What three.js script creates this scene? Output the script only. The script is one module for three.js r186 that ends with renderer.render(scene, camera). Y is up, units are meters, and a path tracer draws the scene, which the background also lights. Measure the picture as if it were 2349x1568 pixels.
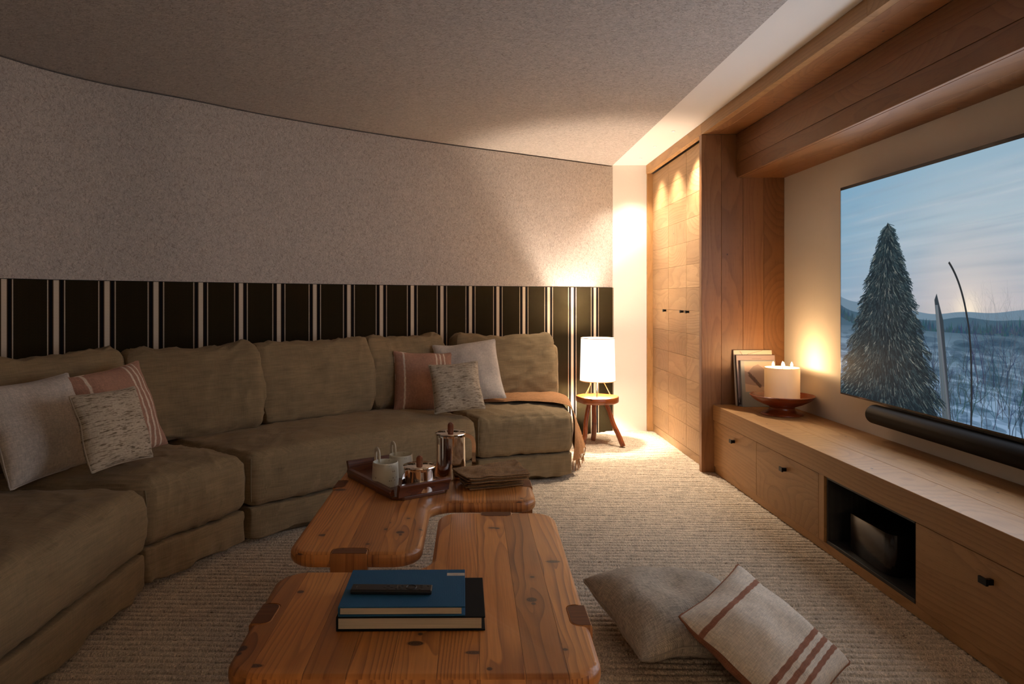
import * as THREE from 'three';
import { RoundedBoxGeometry } from 'three/addons/geometries/RoundedBoxGeometry.js';
import { mergeGeometries, mergeVertices, toCreasedNormals } from 'three/addons/utils/BufferGeometryUtils.js';
import { RectAreaLightUniformsLib } from 'three/addons/lights/RectAreaLightUniformsLib.js';
import { Brush, Evaluator, INTERSECTION, SUBTRACTION } from 'three-bvh-csg';
import { createNoise3D } from 'simplex-noise';

// ---------------------------------------------------------------- camera, exposure, lights
const scene = new THREE.Scene();
const EYE = 1.15, FOCAL = 1566;                 // focal length in pixels of the 2349 x 1568 frame
const camera = new THREE.PerspectiveCamera(2 * Math.atan(784 / FOCAL) * 180 / Math.PI, 2349 / 1568, 0.05, 60);
camera.position.set(0, EYE, 0);
camera.lookAt(0, EYE, -5);
camera.setViewOffset(2349, 1568, 92.5, 100, 2349, 1568);   // shift lens: verticals stay upright
camera.updateProjectionMatrix();

const renderer = new THREE.WebGLRenderer({ antialias: true });
renderer.toneMapping = THREE.LinearToneMapping;
renderer.toneMappingExposure = 1.9;
renderer.shadowMap.enabled = true;
RectAreaLightUniformsLib.init();
scene.background = new THREE.Color(0x000000);

// V(x, y, depth): depth runs away from the camera
const V = (x, y, d) => new THREE.Vector3(x, y, -d);

const DOWNLIGHTS = [[1.40, 5.66], [1.40, 5.22], [1.40, 4.74]];
const SPOT_POWER = [3.8, 3.8, 7.0];
const LAMP_POWER = 5.2, FLAME_POWER = 0.065, SCREEN_GLOW = 0.57, SCREEN_LIGHT = 1.3, REAR_POWER = 1.25;
const WARM = new THREE.Color(1.0, 0.82, 0.64), WARM_SPOT = new THREE.Color(1.0, 0.84, 0.67), FLAME = new THREE.Color(1.0, 0.60, 0.27);
for (let k = 0; k < DOWNLIGHTS.length; k++) {
  const [x, d] = DOWNLIGHTS[k];
  const s = new THREE.SpotLight(WARM_SPOT, SPOT_POWER[k], 0, 0.80, 1.0, 2);
  s.position.copy(V(x, 2.298, d)); s.target.position.copy(V(x, 0, d));
  s.castShadow = true; s.shadow.radius = 0.7; s.name = 'downlight_beam';
  scene.add(s, s.target);
}

// ---------------------------------------------------------------- helpers
function rng(seed) { let a = seed >>> 0; return () => { a = (a + 0x6D2B79F5) | 0; let t = Math.imul(a ^ (a >>> 15), 1 | a); t = (t + Math.imul(t ^ (t >>> 7), 61 | t)) ^ t; return ((t ^ (t >>> 14)) >>> 0) / 4294967296; }; }
const R = rng(20240611);
const n3 = createNoise3D(rng(77));
const clamp = (v, a, b) => Math.min(b, Math.max(a, v)), lerp = (a, b, t) => a + (b - a) * t;
const smooth = (a, b, v) => { const t = clamp((v - a) / (b - a), 0, 1); return t * t * (3 - 2 * t); };

const used = new Map();
function numbered(name) { const n = used.get(name) || 0; used.set(name, n + 1); return n ? name + '_' + String(n).padStart(3, '0') : name; }
function shadows(m) { m.castShadow = true; m.receiveShadow = true; return m; }
function tag(o, label, category, group) { o.userData.label = label; o.userData.category = category; if (group) o.userData.group = group; return o; }
function thing(name, label, category, pos = new THREE.Vector3(), turn = 0, group) {
  const g = new THREE.Group(); g.name = numbered(name); g.position.copy(pos); g.rotation.y = turn; scene.add(g);
  return tag(g, label, category, group);
}
function structure(name, label, category) { const g = new THREE.Group(); g.name = name; scene.add(g); g.userData.kind = 'structure'; return tag(g, label, category); }
function part(name, geo, mat, parent, label) {
  const m = shadows(new THREE.Mesh(geo, mat)); m.name = name; parent.add(m);
  if (label) m.userData.label = label;
  return m;
}
// uv in metres by the side a triangle faces; along = axis of the grain (0 x, 1 y, 2 z)
function metreUV(geo, tile = 1, along = 1, ou = 0, ov = 0) {
  const g = geo.index ? geo.toNonIndexed() : geo;
  if (!g.attributes.normal) g.computeVertexNormals();
  const p = g.attributes.position, uv = new Float32Array(p.count * 2);
  const a = new THREE.Vector3(), b = new THREE.Vector3(), c = new THREE.Vector3(), ab = new THREE.Vector3(), ac = new THREE.Vector3();
  for (let i = 0; i < p.count; i += 3) {
    a.fromBufferAttribute(p, i); b.fromBufferAttribute(p, i + 1); c.fromBufferAttribute(p, i + 2);
    ab.subVectors(b, a); ac.subVectors(c, a); ab.cross(ac);
    const n = [Math.abs(ab.x), Math.abs(ab.y), Math.abs(ab.z)];
    const k = n[0] >= n[1] && n[0] >= n[2] ? 0 : n[1] >= n[2] ? 1 : 2;
    let ax = [0, 1, 2].filter(q => q !== k);
    let vAx = ax.includes(along) ? along : ax[1], uAx = ax[0] === vAx ? ax[1] : ax[0];
    for (let j = 0; j < 3; j++) {
      uv[(i + j) * 2] = p.getComponent(i + j, uAx) / tile + ou + (k === 1 ? 0.13 : 0);
      uv[(i + j) * 2 + 1] = p.getComponent(i + j, vAx) / tile + ov;
    }
  }
  g.setAttribute('uv', new THREE.BufferAttribute(uv, 2));
  return g;
}
// a board with eased edges between two corners given as (x, y, depth)
function board(x0, x1, y0, y1, d0, d1, along, tile = 1, ease = 0.0018) {
  const sx = Math.abs(x1 - x0), sy = Math.abs(y1 - y0), sd = Math.abs(d1 - d0);
  const g = new RoundedBoxGeometry(sx, sy, sd, 1, Math.min(ease, sx / 3, sy / 3, sd / 3));
  g.translate((x0 + x1) / 2, (y0 + y1) / 2, -(d0 + d1) / 2);
  return metreUV(g, tile, along, R(), R());
}
function plainBox(x0, x1, y0, y1, d0, d1, tile = 1, along = 1) {
  const g = new THREE.BoxGeometry(Math.abs(x1 - x0), Math.abs(y1 - y0), Math.abs(d1 - d0));
  g.translate((x0 + x1) / 2, (y0 + y1) / 2, -(d0 + d1) / 2);
  return metreUV(g, tile, along);
}
function tube(points, r, seg = 24, rad = 8, closed = false) { return new THREE.TubeGeometry(new THREE.CatmullRomCurve3(points, closed, 'centripetal'), seg, r, rad, closed); }
function clean(geo) { const g = geo.clone(); g.deleteAttribute('uv'); g.deleteAttribute('normal'); return mergeVertices(g, 1e-5); }

// ---------------------------------------------------------------- computed textures
function hash(x, y, s) { let h = Math.imul(x, 374761393) ^ Math.imul(y, 668265263) ^ Math.imul(s, 974711); h = Math.imul(h ^ (h >>> 13), 1274126177); return ((h ^ (h >>> 16)) >>> 0) / 4294967296; }
function vn(x, y, px, py, s) {      // value noise with period px, py
  const xi = Math.floor(x), yi = Math.floor(y), fx = x - xi, fy = y - yi;
  const x0 = ((xi % px) + px) % px, y0 = ((yi % py) + py) % py, x1 = (x0 + 1) % px, y1 = (y0 + 1) % py;
  const u = fx * fx * (3 - 2 * fx), v = fy * fy * (3 - 2 * fy);
  return lerp(lerp(hash(x0, y0, s), hash(x1, y0, s), u), lerp(hash(x0, y1, s), hash(x1, y1, s), u), v);
}
function texture(w, h, fn, srgb = true) {     // fn(u, v) -> [r, g, b] in 0..255
  const d = new Uint8Array(w * h * 4);
  for (let j = 0; j < h; j++) for (let i = 0; i < w; i++) {
    const c = fn((i + 0.5) / w, (j + 0.5) / h), k = (j * w + i) * 4;
    d[k] = clamp(c[0], 0, 255); d[k + 1] = clamp(c[1], 0, 255); d[k + 2] = clamp(c[2], 0, 255); d[k + 3] = 255;
  }
  const t = new THREE.DataTexture(d, w, h, THREE.RGBAFormat);
  t.wrapS = t.wrapT = THREE.RepeatWrapping; t.magFilter = THREE.LinearFilter; t.minFilter = THREE.LinearMipmapLinearFilter; t.generateMipmaps = true;
  if (srgb) t.colorSpace = THREE.SRGBColorSpace;
  t.needsUpdate = true; return t;
}
function canvasTexture(w, h, draw, repeat = false) {
  const c = document.createElement('canvas'); c.width = w; c.height = h;
  draw(c.getContext('2d'), w, h);
  const t = new THREE.CanvasTexture(c); t.colorSpace = THREE.SRGBColorSpace;
  if (repeat) t.wrapS = t.wrapT = THREE.RepeatWrapping;
  return t;
}
const mix3 = (a, b, t) => [lerp(a[0], b[0], t), lerp(a[1], b[1], t), lerp(a[2], b[2], t)];

// pine: growth rings that bend round knots
function pineTexture(seed) {
  const r = rng(seed), knots = [];
  for (let k = 0; k < 30; k++) knots.push([r(), r(), 0.005 + 0.008 * r() * r(), 0.5 + r(), r() < 0.25 ? 2.2 : 1]);
  const light = [216, 150, 82], mid = [190, 120, 58], dark = [124, 68, 28], knot = [58, 28, 12];
  return texture(1600, 1600, (x, y) => {
    let xw = x + 0.02 * (vn(x * 5, y * 2, 5, 2, seed) - 0.5) + 0.006 * (vn(x * 14, y * 5, 14, 5, seed + 1) - 0.5), kd = 9, halo = 0;
    for (const [cx, cy, kr, sq, el] of knots) {
      let dx = x - cx, dy = y - cy; dx -= Math.round(dx); dy -= Math.round(dy);
      if (Math.abs(dx) > kr * 12 || Math.abs(dy) > kr * 26) continue;
      const e = Math.exp(-(dx * dx) / (kr * kr * 14) - (dy * dy) / (kr * kr * 60));
      xw -= dx / Math.sqrt(dx * dx + kr * kr * 0.5) * kr * 1.9 * e;
      const d = Math.sqrt((dx / el) * (dx / el) + dy * dy * sq) / kr;
      if (d < kd) kd = d;
      halo = Math.max(halo, Math.exp(-(dx * dx) / (kr * kr * 5) - (dy * dy) / (kr * kr * 12)));
    }
    const f = xw * 40 + 9 * vn(x * 9, y * 1, 9, 1, seed + 2) + 4 * vn(x * 17, y * 2, 17, 2, seed + 3) + 0.35 * vn(x * 40, y * 6, 40, 6, seed + 5);
    const g = f - Math.floor(f), line = Math.pow(g, 3.2) * (1 - smooth(0.93, 1, g));
    const tone = vn(x * 9, y * 2, 9, 2, seed + 4);
    let c = mix3(mix3(light, mid, tone * 0.75), dark, line * (0.35 + 0.75 * vn(x * 13, y * 3, 13, 3, seed + 8)));
    const fib = vn(x * 420, y * 14, 420, 14, seed + 6) - 0.5;
    c = [c[0] + fib * 14, c[1] + fib * 11, c[2] + fib * 8];
    c = mix3(c, dark, halo * 0.35);
    if (kd < 1.35) c = mix3(c, knot, (1 - smooth(0.75, 1.35, kd)) * (0.78 + 0.22 * Math.sin(kd * 16)));
    return c;
  });
}
// oak: cathedral figure from contours of stretched noise, short pores
function oakTexture(seed) {
  const r = rng(seed), knots = []; for (let k = 0; k < 2; k++) knots.push([r(), r(), 0.002 + 0.002 * r()]);
  const light = [188, 154, 113], mid = [167, 131, 90], dark = [120, 86, 51];
  return texture(1600, 1600, (x, y) => {
    const wob = 0.9 * vn(x * 8, y * 3, 8, 3, seed + 1) + 0.25 * vn(x * 30, y * 9, 30, 9, seed + 2);
    const f = 15 * vn(x * 5, y * 1, 5, 1, seed) + 9 * vn(x * 3, y * 2, 3, 2, seed + 7) + wob + x * 6;
    const g = f - Math.floor(f), line = Math.pow(g, 2.4) * (1 - smooth(0.9, 1, g));
    const tone = 0.6 * vn(x * 6, y * 1, 6, 1, seed + 3) + 0.4 * vn(x * 40, y * 3, 40, 3, seed + 4);
    let c = mix3(mix3(light, mid, tone), dark, line * 0.34);
    const pore = vn(x * 520, y * 26, 520, 26, seed + 5);
    if (pore > 0.72) c = mix3(c, dark, (pore - 0.72) * 1.3);
    for (const [cx, cy, kr] of knots) { let dx = x - cx, dy = y - cy; dx -= Math.round(dx); dy -= Math.round(dy); const d = Math.hypot(dx, dy * 0.7) / kr; if (d < 2) c = mix3(c, [70, 42, 20], 1 - smooth(0.6, 2, d)); }
    return c;
  });
}
const pineMap = pineTexture(11), oakMap = oakTexture(31);
const oakBump = texture(1024, 1024, (x, y) => {
  const f = 15 * vn(x * 5, y * 1, 5, 1, 31) + 9 * vn(x * 3, y * 2, 3, 2, 38) + 0.9 * vn(x * 8, y * 3, 8, 3, 32) + 0.25 * vn(x * 30, y * 9, 30, 9, 33) + x * 6;
  const g = f - Math.floor(f), v = 190 - 90 * Math.pow(g, 2.4) * (1 - smooth(0.9, 1, g)) - 60 * Math.max(0, vn(x * 300, y * 20, 300, 20, 36) - 0.6);
  return [v, v, v];
}, false);
const darkOakMap = texture(512, 512, (x, y) => {
  const s = vn(x * 120, y * 4, 120, 4, 91), t = vn(x * 12, y * 2, 12, 2, 92), v = 26 + 26 * s * s + 14 * t;
  return [v * 1.02, v, v * 0.95];
});

// wool felt: a mottled ground of fine curved fibres
const feltMap = canvasTexture(1024, 1024, (g, w, h) => {
  const r = rng(5); g.fillStyle = 'rgb(178,171,165)'; g.fillRect(0, 0, w, h);
  for (let k = 0; k < 26000; k++) {
    const x = r() * w, y = r() * h, a = Math.PI / 2 + (r() - 0.5) * 2.6, l = 6 + r() * 14, c = (r() - 0.5) * 11, v = r();
    const tone = v < 0.42 ? [118, 109, 101] : v < 0.85 ? [218, 209, 199] : [144, 125, 110];
    g.strokeStyle = `rgba(${tone[0]},${tone[1]},${tone[2]},${0.22 + 0.30 * r()})`; g.lineWidth = 1.1 + r() * 1.5;
    for (const ox of [0, x < 30 ? w : x > w - 30 ? -w : null]) for (const oy of [0, y < 30 ? h : y > h - 30 ? -h : null]) {
      if (ox === null || oy === null) continue;
      const X = x + ox, Y = y + oy, dx = Math.cos(a) * l, dy = Math.sin(a) * l;
      g.beginPath(); g.moveTo(X, Y); g.quadraticCurveTo(X + dx / 2 + c, Y + dy / 2 - c * 0.4, X + dx, Y + dy); g.stroke();
    }
  }
}, true);
const feltBump = texture(512, 512, (x, y) => { const v = 110 + 70 * (vn(x * 64, y * 40, 64, 40, 3) - 0.5) + 60 * (vn(x * 160, y * 110, 160, 110, 4) - 0.5); return [v, v, v]; }, false);

// awning stripe, one repeat across
const STRIPE = 0.2487;
const stripeMap = canvasTexture(1024, 64, (g, w, h) => {
  const r = rng(8), X = m => w / 2 + m / STRIPE * w;
  g.fillStyle = 'rgb(38,31,17)'; g.fillRect(0, 0, w, h);
  const band = (m0, m1, c) => { g.fillStyle = c; g.fillRect(X(m0), 0, X(m1) - X(m0), h); };
  for (const s of [-1, 1]) {
    band(s * 0.0135, s * 0.0185, 'rgb(60,44,28)'); band(s * 0.0185, s * 0.0335, 'rgb(16,16,20)'); band(s * 0.0335, s * 0.0385, 'rgb(58,42,26)');
    band(s * 0.0382, s * 0.0438, 'rgb(222,208,188)');
  }
  band(-0.0135, 0.0135, 'rgb(206,192,172)');
  for (let y = 0; y < h; y += 8) for (const s of [-1, 1]) {
    g.fillStyle = 'rgb(58,46,30)'; g.fillRect(X(s * 0.041) - 13, y, 26, 2.4);
    g.fillStyle = 'rgb(120,104,84)'; g.fillRect(X(s * 0.013) - 3, y, 6, 3);
  }
  for (let k = 0; k < 5000; k++) { g.fillStyle = r() < 0.5 ? 'rgba(0,0,0,0.10)' : 'rgba(255,240,210,0.05)'; g.fillRect(r() * w, r() * h, 2, 2 + r() * 4); }
}, true);

const carpetMap = texture(1024, 1024, (x, y) => {
  const a = vn(x * 190, y * 120, 190, 120, 51), b = vn(x * 24, y * 24, 24, 24, 52), c = vn(x * 330, y * 330, 330, 330, 53), f = vn(x * 90, y * 110, 90, 110, 54);
  let v = 0.86 + 0.22 * (a - 0.5) + 0.10 * (b - 0.5) + 0.24 * (c - 0.5), col = [226 * v, 206 * v, 180 * v];
  if (f > 0.9) col = mix3(col, [70, 52, 38], (f - 0.9) * 7);
  return col;
});
const carpetBump = texture(512, 512, (x, y) => { const v = 128 + 120 * (vn(x * 110, y * 60, 110, 60, 61) - 0.5) + 60 * (vn(x * 200, y * 200, 200, 200, 62) - 0.5); return [v, v, v]; }, false);
const linenMap = texture(1024, 1024, (x, y) => {
  const wy = vn(x * 14, y * 360, 14, 360, 71), wx = vn(x * 360, y * 18, 360, 18, 72), s = vn(x * 6, y * 60, 6, 60, 73), b = vn(x * 5, y * 5, 5, 5, 74);
  const v = 1 + 0.13 * (wy - 0.5) + 0.07 * (wx - 0.5) + 0.07 * (s - 0.5) + 0.06 * (b - 0.5);
  return [134 * v, 114 * v, 84 * v];
});
const linenBump = texture(512, 512, (x, y) => { const v = 128 + 90 * (vn(x * 20, y * 256, 20, 256, 75) - 0.5) + 80 * (vn(x * 256, y * 24, 256, 24, 76) - 0.5); return [v, v, v]; }, false);
const weaveBump = texture(256, 256, (x, y) => { const i = Math.floor(x * 64), j = Math.floor(y * 64), v = 90 + 110 * Math.abs(Math.sin(x * 64 * Math.PI)) * ((i + j) % 2 ? 1 : 0.45) + 30 * hash(i, j, 9); return [v, v, v]; }, false);

// ---------------------------------------------------------------- materials
const phys = o => new THREE.MeshPhysicalMaterial(o), std = o => new THREE.MeshStandardMaterial(o);
const feltMat = std({ map: feltMap, roughness: 1, bumpMap: feltBump, bumpScale: 0.004 });
const stripeMat = phys({ map: stripeMap, roughness: 1, specularIntensity: 0.15 });
const plaster = std({ color: new THREE.Color(0.80, 0.765, 0.715), roughness: 0.9, bumpMap: feltBump, bumpScale: 0.0006 });
const carpetMat = std({ map: carpetMap, roughness: 1, bumpMap: carpetBump, bumpScale: 0.004 });
const linenMat = phys({ map: linenMap, roughness: 1, bumpMap: linenBump, bumpScale: 0.0012, sheen: 0.25, sheenRoughness: 0.6, sheenColor: new THREE.Color(0.5, 0.44, 0.34) });
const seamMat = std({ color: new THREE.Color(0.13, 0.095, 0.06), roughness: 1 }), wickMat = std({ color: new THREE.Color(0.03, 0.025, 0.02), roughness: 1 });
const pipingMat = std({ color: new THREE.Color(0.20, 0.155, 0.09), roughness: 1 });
const oakTones = [[0.86, 0.84, 0.82], [0.78, 0.75, 0.72], [0.92, 0.90, 0.87], [0.7, 0.67, 0.63]].map(c => std({ map: oakMap, color: new THREE.Color(...c), roughness: 0.52, bumpMap: oakBump, bumpScale: 0.0012 }));
const oak = () => oakTones[Math.floor(R() * 3)];
const benchTones = [[0.92, 0.79, 0.60], [0.85, 0.72, 0.54], [0.98, 0.85, 0.65]].map(c => std({ map: oakMap, color: new THREE.Color(...c), roughness: 0.5, bumpMap: oakBump, bumpScale: 0.001 }));
const benchOak = () => benchTones[Math.floor(R() * 3)];
const oakBrown = [[0.58, 0.41, 0.29], [0.52, 0.36, 0.25], [0.65, 0.46, 0.33]].map(c => std({ map: oakMap, color: new THREE.Color(...c), roughness: 0.45, bumpMap: oakBump, bumpScale: 0.0008 }));
const brownOak = () => oakBrown[Math.floor(R() * 3)];
const pineTones = [[0.96, 0.96, 0.96], [0.80, 0.77, 0.73], [1.10, 1.10, 1.08], [0.70, 0.66, 0.61]].map(c => phys({ map: pineMap, color: new THREE.Color(...c).multiply(new THREE.Color(1.0, 0.93, 0.80)), roughness: 0.45, clearcoat: 0.25, clearcoatRoughness: 0.35 }));
const endGrain = phys({ map: pineMap, color: new THREE.Color(0.27, 0.20, 0.15), roughness: 0.65 });
const blackOak = std({ map: darkOakMap, roughness: 0.5 });
const blackMetal = std({ color: 0x100e0d, roughness: 0.42, metalness: 0.6 });
const blackPlastic = phys({ color: 0x0b0b0b, roughness: 0.35, clearcoat: 0.2 });
const steel = std({ color: new THREE.Color(0.86, 0.80, 0.74), roughness: 0.07, metalness: 1 });
const brass = std({ color: new THREE.Color(0.72, 0.62, 0.45), roughness: 0.22, metalness: 1 });

// ---------------------------------------------------------------- the room
const CEIL = 2.31, WALL_X = 2.067, END_D = 5.955, BACK_D = -1.7, RAIL = 1.246;
{ // ribbed wool carpet, wall to wall; the ribs run almost straight across the view
  const pitch = 0.034, along = 72, per = 8, a0 = -3.3, a1 = 3.0, b0 = -1.9, b1 = 6.5, turn = -0.022;
  const rows = Math.round((b1 - b0) / pitch) * per, pos = [], idx = [], uv = [];
  for (let j = 0; j <= rows; j++) {
    const b = b0 + j / per * pitch, ph = (j % per) / per;
    for (let i = 0; i <= along; i++) {
      const a = lerp(a0, a1, i / along), wob = 0.0022 * n3(a * 9, Math.floor(j / per) * 3.1, 0.5);
      const top = Math.pow(Math.abs(Math.sin(Math.PI * (ph + 0.001))), 0.38);
      const y = -0.0135 + 0.013 * top * (1 + 0.3 * n3(a * 14, Math.floor(j / per) * 1.7, 4)) ;
      const x = a * Math.cos(turn) - (b + wob) * Math.sin(turn), d = a * Math.sin(turn) + (b + wob) * Math.cos(turn);
      pos.push(x, y, -d); uv.push(a / 0.55, b / 0.55);
    }
  }
  for (let j = 0; j < rows; j++) for (let i = 0; i < along; i++) { const k = j * (along + 1) + i; idx.push(k, k + 1, k + along + 2, k, k + along + 2, k + along + 1); }
  const g = new THREE.BufferGeometry(); g.setAttribute('position', new THREE.Float32BufferAttribute(pos, 3)); g.setAttribute('uv', new THREE.Float32BufferAttribute(uv, 2)); g.setIndex(idx); g.computeVertexNormals();
  const floor = structure('floor', 'beige ribbed wool carpet covering the whole floor', 'floor');
  part('carpet', g, carpetMat, floor);
  part('subfloor', plainBox(-3.1, 2.4, -0.2, -0.03, BACK_D - 0.2, END_D + 0.3), std({ color: 0x4a4038, roughness: 1 }), floor);
}
// plan of the bowed wall, from the far end towards the camera
const WALL = new THREE.CatmullRomCurve3([[1.238, END_D], [0.41, 5.45], [-0.265, 5.04], [-0.842, 4.64], [-1.3, 4.27], [-1.65, 3.93], [-1.97, 3.65], [-2.18, 3.35], [-2.33, 2.95], [-2.43, 2.5], [-2.48, 2.0], [-2.5, 1.0], [-2.5, BACK_D]].map(([x, d]) => V(x, 0, d)), false, 'catmullrom', 0.5);
WALL.arcLengthDivisions = 2000;
function bowed(y0, y1, inset, thick, tileU, tileV, phase) {    // a bent slab following the plan
  const n = 160, L = WALL.getLength(), pos = [], uv = [], idx = [];
  const ring = (i, y, off) => {
    const u = i / n, p = WALL.getPointAt(u), t = WALL.getTangentAt(u);
    const nx = t.z, nz = -t.x;                 // outward, away from the room
    pos.push(p.x - nx * off, y, p.z - nz * off); uv.push((u * L - phase) / tileU, y / tileV);
  };
  for (let i = 0; i <= n; i++) { ring(i, y0, -inset); ring(i, y1, -inset); ring(i, y1, -thick); ring(i, y0, -thick); }
  for (let i = 0; i < n; i++) for (let k = 0; k < 4; k++) { const a = i * 4 + k, b = i * 4 + (k + 1) % 4; idx.push(a, a + 4, b + 4, a, b + 4, b); }
  idx.push(0, 1, 2, 0, 2, 3); const e = n * 4; idx.push(e, e + 2, e + 1, e, e + 3, e + 2);
  const g = new THREE.BufferGeometry(); g.setAttribute('position', new THREE.Float32BufferAttribute(pos, 3)); g.setAttribute('uv', new THREE.Float32BufferAttribute(uv, 2)); g.setIndex(idx);
  return toCreasedNormals(g, 0.5);
}
{
  const w = structure('wall_left', 'long bowed wall, grey felt above dark striped fabric', 'wall');
  part('felt_panel', bowed(RAIL, CEIL - 0.014, -0.004, -0.1, 1.1, 1.1, 0), feltMat, w, 'grey felt upper wall');
  part('striped_fabric', bowed(-0.02, RAIL - 0.003, 0.0, -0.1, STRIPE, 0.0155, 0.215 - STRIPE / 2), stripeMat, w, 'dark brown fabric with white stripes');
  const f = structure('wall_far', 'narrow white plaster wall beside the tall wardrobe', 'wall');
  part('plaster', plainBox(1.1, 2.3, -0.02, CEIL + 0.2, END_D, END_D + 0.12), plaster, f);
  const r = structure('wall_right', 'white plaster wall behind the television', 'wall');
  part('plaster', plainBox(WALL_X, WALL_X + 0.12, -0.02, CEIL + 0.2, BACK_D - 0.1, END_D + 0.1), plaster, r);
  const b = structure('wall_back', 'plaster wall behind the viewer', 'wall');
  part('plaster', plainBox(-3.0, WALL_X + 0.1, -0.02, CEIL + 0.2, BACK_D - 0.12, BACK_D), plaster, b);
  const c = structure('ceiling', 'grey felt ceiling with a white plaster strip along the wardrobe', 'ceiling');
  part('felt_panel', metreUV(new THREE.BoxGeometry(4.3, 0.1, 8.4).translate(1.225 - 2.15, CEIL + 0.045, -2.2), 1.2, 0), feltMat, c, 'grey felt ceiling panel');
  part('plaster_strip', plainBox(1.2275, WALL_X + 0.1, CEIL, CEIL + 0.1, BACK_D - 0.1, END_D + 0.1), plaster, c, 'white plaster strip');
}
// recessed pinhole downlights in the plaster strip
DOWNLIGHTS.forEach(([x, d], k) => {
  const t = thing('downlight', ['tiny recessed ceiling downlight nearest the white end wall', 'tiny recessed ceiling downlight in the middle of three', 'tiny recessed ceiling downlight nearest the timber side panel'][k], 'downlight', V(x, CEIL, d), 0, 'pinhole downlights in the plaster strip');
  part('trim_ring', new THREE.TorusGeometry(0.011, 0.0022, 8, 24).rotateX(Math.PI / 2).translate(0, -0.001, 0), plaster, t);
  part('lens', new THREE.CylinderGeometry(0.009, 0.009, 0.002, 20).translate(0, -0.0012, 0), std({ color: 0x222222, emissive: WARM_SPOT, emissiveIntensity: 1.2 }), t);
});

// ---------------------------------------------------------------- timber overhead, side panel, wardrobe
const LOW = 1.946, HEAD = 2.234, FACE = 1.522, FASCIA = 1.751;
{
  const t = structure('trim_1', 'brown oak boarded header and soffit running above the television', 'trim');
  for (const [d0, d1] of [[END_D, 4.53], [4.53, 2.628], [2.628, 0.4], [0.4, BACK_D]]) part('header_board', board(FACE, 1.56, HEAD, CEIL - 0.001, d0, d1 + 0.001, 2), d0 > 4.6 ? benchTones[2] : benchTones[0], t);
  for (const [x0, x1] of [[1.5605, 1.622], [1.6225, FASCIA]]) for (const [d0, d1] of [[4.51, 2.1], [2.1, BACK_D]]) part('soffit_board', board(x0, x1, HEAD + 0.0005, HEAD + 0.02, d0, d1 + 0.001, 2), brownOak(), t);
  for (let k = 0; k < 3; k++) { const h = (HEAD - LOW) / 3; for (const [d0, d1] of [[4.509, 1.6 + k * 0.3], [1.6 + k * 0.3, BACK_D]]) part('fascia_board', board(FASCIA, FASCIA + 0.02, LOW + k * h + 0.0004, LOW + (k + 1) * h - 0.0004, d0, d1 + 0.001, 2, 1, k ? 0.0014 : 0.004), brownOak(), t); }
  for (const [x0, x1] of [[FASCIA + 0.0205, 1.913], [1.9135, WALL_X]]) for (const [d0, d1] of [[4.509, 1.9], [1.9, BACK_D]]) part('soffit_board', board(x0, x1, LOW, LOW + 0.02, d0, d1 + 0.001, 2), brownOak(), t);
}
{
  const t = thing('wood_side_panel', 'tall brown oak boarded panel between wardrobe and television bench', 'panel', V(0, 0, 0));
  const xs = [1.519, 1.65, 1.793, 1.93, WALL_X - 0.001];
  for (let k = 0; k < 4; k++) part('board', board(xs[k] + (k ? 0.0004 : 0), xs[k + 1] - 0.0004, 0, HEAD - 0.001, 4.51, 4.557, 1), k ? brownOak() : oakBrown[0], t);
}
function blackPull(parent, x, y, d, w = 0.03, h = 0.022) {     // small squared pull on a stem
  const g = mergeGeometries([new RoundedBoxGeometry(0.008, h, w, 1, 0.0015).translate(-0.022, 0, 0), new RoundedBoxGeometry(0.026, h * 0.8, w * 0.42, 1, 0.001).translate(-0.011, 0, w * 0.2)]);
  g.translate(x, y, -d);
  return part('pull', g, blackMetal, parent, 'small black metal pull');
}
{
  const t = thing('wardrobe', 'tall built-in oak wardrobe with three plank doors and black pulls', 'wardrobe');
  part('post', board(1.525, 1.6, 0, HEAD - 0.001, 5.928, END_D - 0.001, 1), benchTones[0], t);
  part('plinth', board(1.576, 1.6, 0, 0.058, 4.558, 5.927, 2), oak(), t);
  part('carcass', plainBox(1.601, WALL_X - 0.002, 0.0, HEAD - 0.002, 4.559, 5.92), benchTones[1], t);
  const ds = [[5.925, 5.458], [5.454, 5.003], [4.999, 4.559]], hd = [5.525, 5.075, 4.945];
  ds.forEach(([d0, d1], k) => {
    const door = new THREE.Group(); door.name = 'door'; t.add(door);
    const n = 13, h = (2.226 - 0.062) / n;
    for (let j = 0; j < n; j++) part('plank', board(1.572, 1.596, 0.062 + j * h + 0.0006, 0.062 + (j + 1) * h - 0.0006, d0, d1, 2, 1, 0.0015), oak(), door);
    blackPull(door, 1.572, 1.052, hd[k], 0.028, 0.02);
  });
}

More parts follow.
